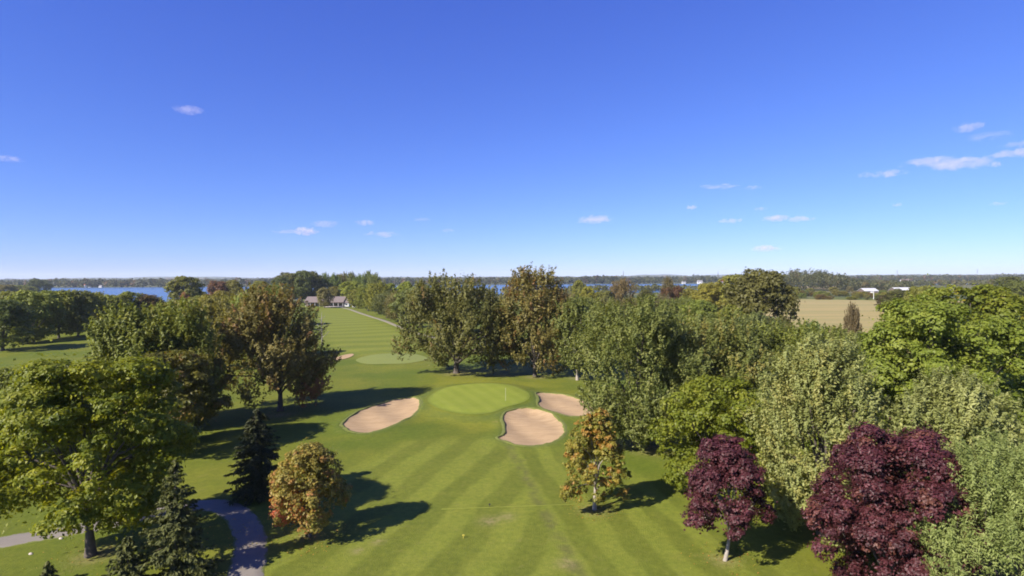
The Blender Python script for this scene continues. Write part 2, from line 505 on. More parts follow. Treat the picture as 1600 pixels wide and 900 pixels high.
M_GREENTURF = green_material()
o = link("putting_green", ring_sheet("putting_green", GREEN, lambda x, y: gz(x, y) + 0.035), None, M_GREENTURF)
tag(o, "smooth pale putting green between the three sand bunkers", kind="structure")
o = link("putting_green", ring_sheet("putting_green", FARGREEN, lambda x, y: gz(x, y) + 0.06), None, plain("far_turf", (0.152, 0.175, 0.026), 0.9, 0.12, 0.25))
tag(o, "distant pale putting green beyond the first one, at the end of the far fairway", kind="structure")

def sand_material():
    m, nt, out = nodes("bunker_sand")
    pos = N(nt, "ShaderNodeNewGeometry").outputs["Position"]
    n1 = noise(nt, pos, 0.5, 5.0, 0.6, 0.6)
    c = mixc(nt, n1, (0.30, 0.203, 0.112, 1), (0.40, 0.285, 0.165, 1))
    c = mixc(nt, 0.5, c, mixc(nt, noise(nt, pos, 9.0, 4.0, 0.8), (0.82, 0.82, 0.82, 1), (1.15, 1.15, 1.15, 1)), 'MULTIPLY')
    mpp = N(nt, "ShaderNodeMapping"); mpp.inputs["Scale"].default_value = (0.35, 1.8, 1.0); mpp.inputs["Rotation"].default_value = (0, 0, 0.35); L(nt, pos, mpp.inputs["Vector"])
    c = mixc(nt, 0.7, c, mixc(nt, maprange(nt, noise(nt, mpp.outputs[0], 1.0, 5.0, 0.65), 0.35, 0.65), (0.84, 0.83, 0.82, 1), (1.13, 1.13, 1.12, 1)), 'MULTIPLY')
    b = N(nt, "ShaderNodeBsdfPrincipled"); L(nt, c, b.inputs["Base Color"]); b.inputs["Roughness"].default_value = 0.95
    b.inputs["Specular IOR Level"].default_value = 0.1
    wv = N(nt, "ShaderNodeTexWave"); wv.inputs["Scale"].default_value = 1.2; wv.inputs["Distortion"].default_value = 5.0; wv.inputs["Detail"].default_value = 3
    L(nt, pos, wv.inputs["Vector"])
    bp = N(nt, "ShaderNodeBump"); bp.inputs["Strength"].default_value = 0.12; bp.inputs["Distance"].default_value = 0.1
    L(nt, wv.outputs["Fac"], bp.inputs["Height"]); L(nt, bp.outputs[0], b.inputs["Normal"])
    L(nt, b.outputs[0], out.inputs[0])
    return m

M_SAND = sand_material()
M_LIP = plain("bunker_lip_grass", (0.11, 0.125, 0.018), 0.9, 0.45, 2.5, 0.5)
rng0 = np.random.default_rng(5)

def bunker(outline, label, depth=0.42, off=0.04):
    root = empty("sand_bunker", (*outline.mean(0), float(gz(*[np.array([v]) for v in outline.mean(0)])[0]) - depth))
    tag(root, label, "bunker", "sand bunkers of the golf course")
    inv = Vector(root.location)
    def zf(x, y):
        s = poly_sd(x, y, outline)
        return gz(x, y) - off - depth * (1 - np.exp(np.minimum(s, 0) / 1.3)) + 0.09 * np.sin(x * 0.9 + y * 0.5) * np.clip(-s / 1.5, 0, 1)
    o = link("sand", ring_sheet("sand", outline, zf), root, M_SAND); o.location = -inv
    # turf lip, ragged, standing proud of the sand
    n = len(outline); V, F = [], []
    c = outline.mean(0)
    tang = np.roll(outline, -1, 0) - np.roll(outline, 1, 0)
    nrm = np.stack([tang[:, 1], -tang[:, 0]], 1); nrm /= np.linalg.norm(nrm, axis=1)[:, None]
    if ((outline - c) * nrm).sum() < 0: nrm = -nrm
    prof = [(-0.16, -0.22), (-0.14, 0.01), (0.0, 0.06), (0.2, 0.05), (0.5, -0.03)]
    jit = 1.8 * np.convolve(np.tile(rng0.normal(0, 1, n), 3), np.ones(3) / 3, 'same')[n:2 * n]
    for a, dz in prof:
        p = outline + nrm * (a + (0.07 * jit if a < 0.3 else 0 * jit))[:, None]
        z = gz(outline[:, 0].copy(), outline[:, 1].copy()) if a < 0.5 else gz(p[:, 0].copy(), p[:, 1].copy())
        V.append(np.column_stack([p, z + dz + (0.035 * np.roll(jit, 3) if 0 <= a < 0.5 else 0)]))
    for r in range(len(prof) - 1):
        for k in range(n):
            k2 = (k + 1) % n
            F.append((r * n + k, (r + 1) * n + k, (r + 1) * n + k2, r * n + k2))
    o = link("lip", np_mesh("lip", np.concatenate(V), np.array(F), True), root, M_LIP); o.location = -inv

bunker(BUNKERS[0], "oval sand bunker left of the green, half crossed by a tree shadow")
bunker(BUNKERS[1], "sand bunker with a pointed tongue in front of the green on its right")
bunker(BUNKERS[2], "sand bunker behind the ochre tree, right of the putting green")
o = link("far_sand_bunker", ring_sheet("sand", FARBUNKER, lambda x, y: gz(x, y) + 0.10 + 0 * x), None, M_SAND)
o.name = "sand_bunker"
tag(o, "small distant sand bunker left of the far green, at the tree's edge", "bunker", "sand bunkers of the golf course")

# ------------------------------------------------------------------ paths
def path_sheet(name, centre, width, mat, zoff):
    P = spline(centre, 90, closed=False)
    T = np.gradient(P, axis=0); T /= np.linalg.norm(T, axis=1)[:, None]
    Nn = np.stack([T[:, 1], -T[:, 0]], 1)
    rr = np.random.default_rng(3)
    V = []; offs = (-.5, -.47, -.2, 0, .2, .47, .5)
    wj = 1 + 0.05 * np.convolve(rr.normal(0, 1, len(P)), np.ones(3) / 2, 'same')
    for k, a in enumerate(offs):
        q = P + Nn * (a * width * wj)[:, None]
        V.append(np.column_stack([q, gz(q[:, 0].copy(), q[:, 1].copy()) + (zoff if abs(a) < .49 else -0.02)]))
    n = len(P); F = []
    for r in range(len(offs) - 1):
        for k in range(n - 1): F.append((r * n + k, r * n + k + 1, (r + 1) * n + k + 1, (r + 1) * n + k))
    e = np.repeat(np.abs(np.array(offs)) * 2, n)
    return link(name, np_mesh(name, np.concatenate(V), np.array(F), True, {"edge": ('POINT', e)}), None, mat)

def path_material(name, a, b_):
    m, nt, out = nodes(name)
    pos = N(nt, "ShaderNodeNewGeometry").outputs["Position"]
    c = mixc(nt, noise(nt, pos, 0.8, 6.0, 0.65), a, b_)
    c = mixc(nt, 0.5, c, mixc(nt, noise(nt, pos, 14.0, 3.0, 0.8), (0.7, 0.7, 0.7, 1), (1.25, 1.25, 1.25, 1)), 'MULTIPLY')
    c = mixc(nt, math_node(nt, 'MULTIPLY', maprange(nt, noise(nt, pos, 2.6, 5.0, 0.7), 0.58, 0.70), 0.5), c, (0.16, 0.115, 0.06, 1))   # dead leaves and dirt
    ed = math_node(nt, 'ADD', attr(nt, "edge"), math_node(nt, 'MULTIPLY', math_node(nt, 'SUBTRACT', noise(nt, pos, 1.5, 6.0, 0.75), 0.5), 1.1))
    c = mixc(nt, maprange(nt, ed, 0.80, 0.96), c, (0.115, 0.13, 0.018, 1))                                                       # grass creeping in
    b = N(nt, "ShaderNodeBsdfPrincipled"); L(nt, c, b.inputs["Base Color"]); b.inputs["Roughness"].default_value = 0.9
    bp = N(nt, "ShaderNodeBump"); bp.inputs["Strength"].default_value = 0.4; bp.inputs["Distance"].default_value = 0.03
    L(nt, noise(nt, pos, 20.0, 3.0), bp.inputs["Height"]); L(nt, bp.outputs[0], b.inputs["Normal"])
    L(nt, b.outputs[0], out.inputs[0])
    return m

M_PATH = path_material("path_gravel", (0.16, 0.138, 0.112, 1), (0.225, 0.195, 0.158, 1))
M_PATH2 = path_material("path_far", (0.17, 0.15, 0.105, 1), (0.25, 0.215, 0.16, 1))
o = path_sheet("path", G([(-120, 866), (0, 847), (100, 831), (170, 819), (240, 806), (300, 795), (345, 795), (375, 812), (390, 840), (390, 870), (382, 905), (365, 960)]), 2.7, M_PATH, 0.03)
tag(o, "grey gravel cart path curving past the big tree at lower left", kind="structure")
o = path_sheet("path", G([(528, 479.5), (545, 483), (562, 489), (580, 495), (602, 502), (625, 511), (650, 520), (690, 530)]), 2.6, M_PATH2, 0.05)
tag(o, "pale path running down the far fairway from the clubhouse", kind="structure")

# ------------------------------------------------------------------ lake, field, hills
def flat_sheet(name, P, z, mat):
    P = np.asarray(P, dtype=float)
    me = bpy.data.meshes.new(name)
    me.from_pydata([(x, y, z) for x, y in P], [], [tuple(range(len(P)))])
    import bmesh
    bm = bmesh.new(); bm.from_mesh(me); bmesh.ops.triangulate(bm, faces=bm.faces[:])
    for f in bm.faces:
        if f.normal.z < 0: f.normal_flip()
    bm.to_mesh(me); bm.free()
    return link(name, me, None, mat)

def water_material():
    m, nt, out = nodes("lake_water")
    pos = N(nt, "ShaderNodeNewGeometry").outputs["Position"]
    b = N(nt, "ShaderNodeBsdfPrincipled")
    b.inputs["Base Color"].default_value = (0.06, 0.12, 0.21, 1)
    b.inputs["Roughness"].default_value = 0.22
    b.inputs["IOR"].default_value = 1.33
    mp = N(nt, "ShaderNodeMapping"); mp.inputs["Scale"].default_value = (1.0, 1.0, 1.0); L(nt, pos, mp.inputs["Vector"])
    bp = N(nt, "ShaderNodeBump"); bp.inputs["Strength"].default_value = 1.0; bp.inputs["Distance"].default_value = 0.5
    L(nt, noise(nt, mp.outputs[0], 0.35, 5.0, 0.6), bp.inputs["Height"]); L(nt, bp.outputs[0], b.inputs["Normal"])
    L(nt, b.outputs[0], out.inputs[0])
    return m

M_WATER = water_material()
LAKE = spline([(-4000, 420), (-1200, 470), (-560, 520), (-330, 520), (-210, 600), (-90, 700), (120, 780), (300, 830), (430, 1080), (640, 1260), (1100, 1330), (1900, 1330), (4200, 1500),
               (4200, 2100), (2400, 1940), (1500, 1900), (900, 1880), (500, 1700), (200, 1740), (-300, 1640), (-700, 1560), (-1150, 1500), (-1500, 1620), (-2200, 2000), (-4000, 2300)], 150)
tag(flat_sheet("lake", LAKE, 0.12, M_WATER), kind="structure")

def field_material():
    m, nt, out = nodes("dry_field")
    pos = N(nt, "ShaderNodeNewGeometry").outputs["Position"]
    mp = N(nt, "ShaderNodeMapping"); mp.inputs["Scale"].default_value = (0.12, 1.0, 1.0); L(nt, pos, mp.inputs["Vector"])
    rows = noise(nt, mp.outputs[0], 0.055, 5.0, 0.6)
    c = mixc(nt, maprange(nt, rows, 0.38, 0.64), (0.30, 0.228, 0.075, 1), (0.225, 0.195, 0.055, 1))
    c = mixc(nt, 0.6, c, mixc(nt, noise(nt, pos, 0.5, 6.0, 0.75), (0.75, 0.75, 0.75, 1), (1.25, 1.22, 1.15, 1)), 'MULTIPLY')
    b = N(nt, "ShaderNodeBsdfPrincipled"); L(nt, c, b.inputs["Base Color"]); b.inputs["Roughness"].default_value = 0.95
    L(nt, b.outputs[0], out.inputs[0])
    return m
M_FIELD = field_material()
FIELD = spline([flat_at(1140, 471), flat_at(1250, 468), flat_at(1372, 470), flat_at(1700, 474), flat_at(2100, 500), flat_at(2300, 600), flat_at(1900, 600), flat_at(1540, 570), flat_at(1330, 540), flat_at(1120, 510)], 100)
tag(flat_sheet("field", FIELD, 0.28, M_FIELD), kind="structure")
M_STUBBLE = plain("stubble", (0.33, 0.25, 0.125), 0.95, 0.25, 0.02)
for P in ([flat_at(1255, 447.2), flat_at(1345, 447.0), flat_at(1348, 450.5), flat_at(1300, 452.5), flat_at(1240, 451)],
          [flat_at(1372, 450), flat_at(1402, 450.5), flat_at(1402, 453.5), flat_at(1372, 453.5)]):
    tag(flat_sheet("field", P, 0.30, M_STUBBLE), kind="structure")

M_HILL = plain("wooded_hill", (0.05, 0.06, 0.03), 0.95, 0.4, 0.004)
def hill(name, px0, px1, Y, hpx, seed):
    r = np.random.default_rng(seed)
    n, k = 60, 9
    x0, x1 = at_dist(px0, 430, Y).x, at_dist(px1, 430, Y).x
    t = np.linspace(0, 1, n)
    prof = np.sin(PI * t) ** 0.8 * (1 + 0.22 * np.sin(t * 9 + seed) + 0.12 * np.sin(t * 23 + 2 * seed))
    H = (hpx / FPX * Y + CAM_H) * prof / prof.max()
    V, F = [], []
    for j in range(k):
        s = j / (k - 1)
        y = Y + (s - 0.5) * 2600
        V.append(np.column_stack([x0 + (x1 - x0) * t, np.full(n, y), -1.0 + H * math.sin(PI * s) ** 0.7]))
    for j in range(k - 1):
        for i in range(n - 1): F.append((j * n + i, j * n + i + 1, (j + 1) * n + i + 1, (j + 1) * n + i))
    tag(link(name, np_mesh(name, np.concatenate(V), np.array(F), True), None, M_HILL), kind="structure")
hill("hills", 60, 420, 9500, 3.6, 1)
hill("hills", 930, 1090, 10000, 3.4, 2)
hill("hills", 1040, 1230, 10400, 3.2, 3)
hill("hills", -500, 170, 10300, 1.4, 4)
hill("hills", 400, 980, 10600, 1.6, 6)
hill("hills", 1180, 2000, 10600, 1.8, 7)

# ------------------------------------------------------------------ trees
UP = np.array([0, 0, 1.0])
def unit(a): return a / (np.linalg.norm(a, axis=-1, keepdims=True) + 1e-9)

def leaves_to_mesh(name, P, Nrm, T, ls, asp, tint, blush):
    """rhombic leaves slightly folded: P centres, Nrm normals, T long axis"""
    T = unit(T - Nrm * (T * Nrm).sum(-1, keepdims=True))
    B = np.cross(Nrm, T)
    ls = ls[:, None]
    a = P + T * ls * 0.55; b = P + B * ls * asp * 0.5; c = P - T * ls * 0.45; d = P - B * ls * asp * 0.5
    a = a - Nrm * ls * 0.12
    V = np.stack([a, b, c, d], 1).reshape(-1, 3)
    n = len(P)
    F = np.arange(4 * n).reshape(n, 4)
    return np_mesh(name, V, F, False, {"tint": ('FACE', tint), "blush": ('FACE', blush)})

def profile(u, peak, b, q):
    lo = b + (1 - b) * (1 - ((peak - np.minimum(u, peak)) / max(peak, 1e-3)) ** 2)
    hi = np.sqrt(np.clip(1 - (np.maximum(u - peak, 0) / (1 - peak)) ** q, 0, 1))
    return np.where(u < peak, lo, hi)

def broadleaf(seed, H, R, cb=0.22, peak=0.4, b=0.55, q=2.0, nl=22, nc=20, n_leaf=20000, ls=0.3, style='round', lobe=0.36,
              blush_fn=None, squash=0.8, rough=0.28, sx=1.0, lean=(0, 0), asp=0.62, inner=0.2, cov=1.25, upb=1.0, shift=0.0):
    """crown as boughs > clumps > leaves; returns (crown mesh, bough centres, bough radii)"""
    r = np.random.default_rng(seed)
    z0 = H * cb; ch = H - z0
    ph = r.uniform(0, 6.28, 6)
    def env(az, u):
        m = 1 + rough * (0.5 * np.sin(2 * az + ph[0]) + 0.4 * np.sin(3 * az + ph[1] + 3 * u) + 0.35 * np.sin(5 * az + ph[2] - 5 * u))
        return R * profile(u, peak, b, q) * m
    # boughs, enough of them to close the crown
    nl = int(min(150, cov * 2 * R * ch / (R * lobe) ** 2 * 0.9))
    u = (np.arange(nl) + r.uniform(0.1, 0.9, nl)) / nl
    u = 0.06 + 0.86 * u ** 0.9
    az = np.arange(nl) * 2.39996 + r.normal(0, 0.35, nl)
    rl = R * lobe * r.uniform(0.65, 1.25, nl)
    rad = np.maximum(env(az, u) - rl * 0.85, 0.0) * r.uniform(0.82, 1.06, nl)
    lc = np.stack([rad * np.cos(az) * sx + lean[0] * u * ch, rad * np.sin(az) + lean[1] * u * ch, z0 + u * ch], 1)
    over = lc[:, 2] + rl * 0.8 - H
    lc[:, 2] -= np.maximum(over, 0) * r.uniform(0.7, 1.0, nl)
    # a leader so the top is closed
    lc = np.concatenate([lc, [[lean[0] * ch, lean[1] * ch, H - R * lobe * 0.75], [0, 0, z0 + ch * 0.55]]])
    rl = np.concatenate([rl, [R * lobe * 0.75, R * lobe * 1.2]])
    out = unit(lc - np.array([0, 0, z0 + ch * 0.35]))
    # clumps
    w = rl ** 2
    cnt = np.maximum(4, (w / w.mean() * nc * 0.75).astype(int))
    li = np.repeat(np.arange(len(lc)), cnt)
    d = unit(r.normal(0, 1, (len(li), 3)) + 0.75 * out[li] + 0.35 * UP)
    cc = lc[li] + d * (rl[li] * r.uniform(0.62, 1.08, len(li)))[:, None] * np.array([1, 1, squash])
    rc = rl[li] * 0.38 * r.uniform(0.6, 1.3, len(li))
    ctint = np.clip(r.normal(0.5, 0.17, len(li)), 0, 1)
    cbl = blush_fn(cc, H, R, r) if blush_fn else np.zeros(len(li))
    # leaves
    wi = rc ** 2; pi_ = wi / wi.sum()
    ki = r.choice(len(li), n_leaf, p=pi_)
    d2 = unit(r.normal(0, 1, (n_leaf, 3)) + 0.6 * d[ki] + 0.6 * upb * UP)
    if style == 'spray':
        ax = unit(d + np.array([0, 0, 1.25]) + r.normal(0, 0.25, d.shape))
        s = r.uniform(-1, 1.25, n_leaf)
        asp = asp * 0.72; ls = ls * 1.08
        P = cc[ki] + ax[ki] * (s * rc[ki] * 1.55)[:, None] + d2 * (rc[ki] * 0.55 * (1.15 - 0.75 * np.abs(s)) * r.uniform(0.4, 1.1, n_leaf))[:, None]
        T = ax[ki] + r.normal(0, 0.45, (n_leaf, 3))
        nn = unit(d2 * 0.7 + 0.45 * d[ki] + r.normal(0, 0.36, (n_leaf, 3)) + 0.3 * upb * UP)
    else:
        P = cc[ki] + d2 * (rc[ki] * r.uniform(0.55, 1.1, n_leaf))[:, None] * np.array([1, 1, squash * 0.8])
        T = r.normal(0, 1, (n_leaf, 3)) + np.array([0, 0, -0.3])
        nn = unit(d2 * 0.8 + 0.4 * d[ki] + r.normal(0, 0.34, (n_leaf, 3)) + 0.4 * upb * UP)
    # stray twigs past the outline, and leaves inside
    k = r.random(n_leaf) < 0.05
    P[k] += d2[k] * (rc[ki][k] * r.uniform(0.1, 0.7, k.sum()))[:, None]
    k = r.random(n_leaf) < inner
    P[k] = lc[li[ki[k]]] + r.normal(0, 0.4, (k.sum(), 3)) * rl[li[ki[k]]][:, None]
    za, zb = np.percentile(P[:, 2], (0.8, 99.8))
    fx = R * sx / np.percentile(np.abs(P[:, 0] - np.median(P[:, 0])), 98.8)
    for A in (P, lc):
        A[:, 2] = z0 * 0.9 + (A[:, 2] - za) * (H - z0 * 0.9) / (zb - za)
        A[:, :2] *= fx
    x0_, x1_ = np.percentile(P[:, 0], (0.35, 99.65))
    for A in (P, lc): A[:, 0] = (A[:, 0] - (x0_ + x1_) / 2) * 2 * R * sx / (x1_ - x0_) + shift * R
    tint = np.clip(ctint[ki] * 0.8 + r.random(n_leaf) * 0.36 - 0.06, 0, 1)
    bl = np.clip(cbl[ki] + r.normal(0, 0.12, n_leaf) * (cbl[ki] > 0.03), 0, 1)
    me = leaves_to_mesh("crown", P, nn, T, ls * r.uniform(0.65, 1.35, n_leaf), asp, tint, bl)
    return me, lc, rl

def trunk_mesh(seed, H, rb, lc, rl, fork=0.3, bend=0.0, lim=18, multi=False, lean=(0, 0)):
    r = np.random.default_rng(seed + 77)
    mb = MB()
    zf = H * fork
    bx, by = r.normal(0, 0.25), r.normal(0, 0.25)
    def axis_pt(z):
        t = z / H
        return np.array([lean[0] * H * t + bend * math.sin(t * 9) * 0.4 + bx * t * 2, lean[1] * H * t + by * t * 2, z])
    zs = [-0.3, 0.15, 0.6, 1.2] + list(np.linspace(max(1.8, H * .12), H * 0.82, 8))
    rr = [rb * 1.55, rb * 1.3, rb * 1.1, rb] + [rb * (1 - 0.86 * (z / (H * 0.82)) ** 0.85) for z in zs[4:]]
    mb.tube([axis_pt(z) for z in zs], rr, 9)
    order = np.argsort(-rl)[:lim]
    for i in order:
        e = lc[i]
        zst = min(max(zf * r.uniform(0.75, 1.5), H * 0.1), e[2] * 0.85)
        s = axis_pt(zst)
        if multi: zst = zf * r.uniform(0.5, 1.0); s = axis_pt(zst)
        m = s * 0.55 + e * 0.45 + np.array([0, 0, 0.06 * H * (1 if e[2] > zst else .3)]) + r.normal(0, 0.2, 3)
        r0 = rb * r.uniform(0.32, 0.5) * (1.3 if multi else 1)
        mb.tube([s, s * .75 + m * .25, m, m * .4 + e * .6, e], [r0, r0 * .9, r0 * .65, r0 * .45, r0 * .2], 6)
        for _ in range(3):
            e2 = e + unit(r.normal(0, 1, 3) + np.array([0, 0, .3])) * rl[i] * 0.9
            mb.tube([m * .5 + e * .5, e * .6 + e2 * .4, e2], [r0 * .4, r0 * .25, r0 * .08], 4)
    return mb.mesh("trunk", True)

N_TREE = [0]
def tree(name, label, px, yb, ytop, wpx, mat, bark=None, group=None, dens=1.0, trunk_r=None, cat="tree", asymx=0.0, **kw):
    """a hero tree: stands at the lawn point seen at (px, yb); top and width as seen from the drone"""
    p = at(px, yb)
    Y = p.y
    H = at_dist(px, ytop, Y).z - p.z
    R = wpx / FPX * Y / 2 * (1 + (H / Y) ** 2 * 0.1)
    N_TREE[0] += 1
    seed = kw.pop('seed', 100 + N_TREE[0] * 7)
    fork = kw.pop('fork', None); bend = kw.pop('bend', 0.0); multi = kw.pop('multi', False)
    cb = kw.get('cb', 0.22)
    hpx = H * (1 - cb) / Y * FPX
    dist = math.hypot(Y, p.x)
    lsf = kw.pop('lsf', 0.0047)
    ls = lsf * dist
    leafpx = (ls / dist * FPX) ** 2 * 0.31
    n = int(min(100000, (9.0 if kw.get('style') == 'spray' else 8.0) * (PI / 4 * wpx * hpx) / leafpx * dens * 1.15))
    me, lc, rl = broadleaf(seed, H, R, n_leaf=n, ls=ls, **kw)
    root = empty(name, p)
    tag(root, label, cat, group)
    link("crown", me, root, mat)
    tm = trunk_mesh(seed, H, trunk_r or max(0.12, 0.021 * H), lc, rl, fork if fork is not None else cb * 1.1, bend, multi=multi)
    link("trunk", tm, root, bark or BARK)
    return root

def conifer(name, label, px, yb, ytop, wpx, mat, seed, dens=1.0, droop=0.35, pw=0.85, group=None, plume=1.0, lsf=0.0062):
    p = at(px, yb); Y = p.y
    H = at_dist(px, ytop, Y).z - p.z
    R = wpx / FPX * Y / 2
    r = np.random.default_rng(seed)
    ls = lsf * math.hypot(Y, p.x)
    nb = int(H / 0.16 * 5)
    t = np.sort(r.random(nb)) ** 0.9
    z = H * (0.04 + 0.95 * t)
    az = r.uniform(0, 2 * PI, nb)
    Lb = R * (1 - t) ** pw * r.uniform(0.7, 1.12, nb) * (1 + 0.15 * np.sin(3 * az + z)) + 0.12
    cnt = np.maximum(5, (Lb / R * 42 * dens).astype(int))
    bi = np.repeat(np.arange(nb), cnt)
    n = len(bi)
    s = r.random(n) ** 0.7
    dirh = np.stack([np.cos(az), np.sin(az), np.zeros(nb)], 1)
    side = np.stack([-np.sin(az), np.cos(az), np.zeros(nb)], 1)
    sp = (r.random(n) - 0.5) * 0.55 * plume * (1.05 - s) * Lb[bi]
    P = dirh[bi] * (s * Lb[bi])[:, None] + side[bi] * sp[:, None]
    P[:, 2] += z[bi] - droop * s ** 1.3 * Lb[bi] * (1 - 0.6 * t[bi]) + 0.18 * s ** 3 * Lb[bi] - np.abs(sp) * 0.25 - r.random(n) * 0.12
    Tn = dirh[bi] + side[bi] * (np.sign(sp) * 0.6)[:, None] + r.normal(0, 0.3, (n, 3)) - UP * 0.25
    nn = unit(UP * 0.9 + dirh[bi] * 0.55 + r.normal(0, 0.5, (n, 3)))
    bt = np.clip(r.normal(0.45, 0.18, nb), 0, 1)
    tint = np.clip(bt[bi] * 0.6 + 0.35 * s * r.random(n) + 0.2 * r.random(n), 0, 1)
    me = leaves_to_mesh("crown", P, nn, Tn, ls * r.uniform(0.7, 1.5, n), 0.42, tint, np.zeros(n))
    root = empty(name, p); tag(root, label, "tree", group)
    link("crown", me, root, mat)
    mb = MB(); mb.tube([(0, 0, -0.2), (0, 0, H * .3), (0.03, 0, H * .65), (0, 0, H * .97)], [0.024 * H, 0.018 * H, 0.01 * H, 0.003 * H], 8)
    for i in range(0, nb, 6):
        e = dirh[i] * Lb[i] * 0.8; e = e + UP * (z[i] - droop * .7 * Lb[i] * (1 - .6 * t[i]))
        mb.tube([(0, 0, z[i]), tuple(e * .5 + UP * z[i] * .5), tuple(e)], [.03, .022, .008], 4)
    link("trunk", mb.mesh("trunk", True), root, BARK)
    return root

def blush_low(frac, side=(1, 0)):
    def f(c, H, R, r):
        s = (c[:, 0] * side[0] + c[:, 1] * side[1]) / R
        v = sstep(0.55, 0.2, c[:, 2] / H) * sstep(-0.2, 0.6, s)
        return np.where(r.random(len(c)) < frac, v, v * 0.15)
    return f
def blush_rand(frac, amt=0.8):
    return lambda c, H, R, r: np.where(r.random(len(c)) < frac, amt, 0.0)
def blush_e(c, H, R, r):
    low = sstep(0.42, 0.2, c[:, 2] / H) * sstep(0.2, 0.6, c[:, 0] / R)
    top = sstep(0.75, 0.95, c[:, 2] / H) * sstep(-0.1, 0.3, c[:, 0] / R)
    return np.clip(np.maximum(low, top * .7) * 0.8 * (r.random(len(c)) < 0.45) + 0.4 * (r.random(len(c)) < 0.05), 0, 1)

# --- left foreground
tree("broadleaf_tree", "big olive-green tree with a thick bare trunk beside the gravel path at lower left", 142, 868, 560, 288, M_OLIVE,
     cb=0.21, peak=0.42, b=0.6, q=2.0, nl=30, nc=20, lobe=0.29, squash=0.66, rough=0.2, trunk_r=0.34, fork=0.24, seed=11, lsf=0.0050)
tree("broadleaf_tree", "dark rounded tree directly behind the big olive tree on its right", 258, 706, 548, 156, M_DKOLIVE, cb=0.12, peak=0.45, nl=24, nc=20, lobe=0.32, seed=23, blush_fn=blush_rand(.12, .4))
tree("broadleaf_tree", "olive tree peeking over the left shoulder of the big olive tree", 30, 722, 573, 190, M_GREEN, cb=0.12, nl=20, nc=18, lobe=0.33, seed=31)
conifer("spruce_tree", "tall green spruce in front of the cart path at lower left", 276, 906, 716, 130, M_SPRUCE2, 5, dens=1.5)
conifer("spruce_tree", "short young spruce at the left foot of the tall spruce", 200, 925, 838, 92, M_SPRUCE2, 6, dens=1.1, pw=0.8)
conifer("spruce_tree", "tiny spruce tip poking up on the lawn at the bottom edge", 76, 915, 877, 30, M_SPRUCE2, 7, dens=0.5)
conifer("spruce_tree", "blackish spruce standing in shade behind the orange tree", 404, 775, 637, 100, M_SPRUCE, 8, dens=1.3, droop=0.5, pw=0.65)
tree("autumn_tree", "small orange and red autumn tree on the lawn left of the fairway", 484, 838, 694, 116, M_ORANGE, BARK, cb=0.20, peak=0.34, b=0.62, q=1.4, nl=28, nc=20, lobe=0.28, rough=0.18,
     blush_fn=lambda c, H, R, r: np.clip(1.1 * sstep(0.62, 0.36, c[:, 2] / H) * sstep(0.35, -0.35, c[:, 0] / R) * (r.random(len(c)) < .7) + .25 * (r.random(len(c)) < .12), 0, 1), trunk_r=0.13, seed=41, squash=0.85)
tree("broadleaf_tree", "tall olive-brown tree left of the sand bunker, reddish at its low right boughs", 438, 642, 446, 176, M_BROWN, shift=-0.15, cb=0.12, peak=0.28, b=0.75, q=1.3, nl=36, nc=22, lobe=0.27,
     style='spray', blush_fn=blush_e, trunk_r=0.42, seed=53, rough=0.2)
tree("broadleaf_tree", "upright green tree behind the dark rounded tree, left one of a pair", 212, 676, 477, 150, M_GREEN, cb=0.08, peak=0.42, q=2.1, nl=24, nc=20, lobe=0.32, style='spray', seed=61)
tree("broadleaf_tree", "upright green tree next to the olive-brown tree, right one of a pair", 282, 668, 470, 128, M_GREEN, cb=0.08, peak=0.42, q=2.1, nl=24, nc=20, lobe=0.32, style='spray', seed=67, blush_fn=blush_rand(.1, .4))

# --- beyond the green
tree("broadleaf_tree", "wide spreading tree with several dark limbs behind the putting green", 713, 583, 429, 178, M_KHAKI, cb=0.12, peak=0.40, b=0.80, q=2.2, nl=40, nc=22, lobe=0.25, style='spray', rough=0.16,
     trunk_r=0.62, multi=True, fork=0.16, seed=71, blush_fn=blush_rand(.06, .5))
tree("broadleaf_tree", "tallest brownish tree with a bare trunk behind the green's right end", 836, 588, 417, 118, M_BROWN, cb=0.09, peak=0.42, b=0.72, q=2.0, nl=32, nc=22, lobe=0.29, style='spray',
     trunk_r=0.40, seed=83, blush_fn=blush_rand(.15, .4), rough=0.2)
tree("broadleaf_tree", "slim grey-green tree with a pale trunk behind the right bunker", 902, 594, 466, 82, M_GREY, BARK_PALE, cb=0.14, peak=0.5, b=0.6, nl=22, nc=18, lobe=0.34, style='spray', trunk_r=0.28, seed=89)

# --- right wall of trees
tree("broadleaf_tree", "large grey-green tree with upright sprays right of the bunkers", 996, 698, 464, 182, M_GREY, cb=0.07, peak=0.5, b=0.38, q=2.4, nl=34, nc=22, lobe=0.28, style='spray', trunk_r=0.4, seed=97)
tree("broadleaf_tree", "mid-green tree between the grey-green tree and the bright round tree, upper row", 1122, 676, 486, 165, M_GREY, cb=0.07, peak=0.45, q=2.3, nl=28, nc=20, lobe=0.30, style='spray', seed=101, blush_fn=blush_rand(.2, .5))
tree("broadleaf_tree", "green tree with upright sprays below the dry field", 1238, 668, 503, 165, M_GREEN, cb=0.07, peak=0.5, q=2.3, nl=28, nc=20, lobe=0.30, style='spray', seed=103)
tree("broadleaf_tree", "low yellow-green bushy tree left of the slim purple tree", 1118, 762, 592, 176, M_YELLOW, cb=0.04, peak=0.42, b=0.7, q=2.2, nl=30, nc=20, lobe=0.29, seed=107, lsf=0.0052)
tree("broadleaf_tree", "tall pale grey-green tree behind and between the two purple trees", 1284, 835, 526, 166, M_PALE, cb=0.05, peak=0.45, b=0.7, q=2.1, nl=36, nc=22, lobe=0.27, style='spray', seed=109, lsf=0.0048, blush_fn=blush_rand(.2, .5))
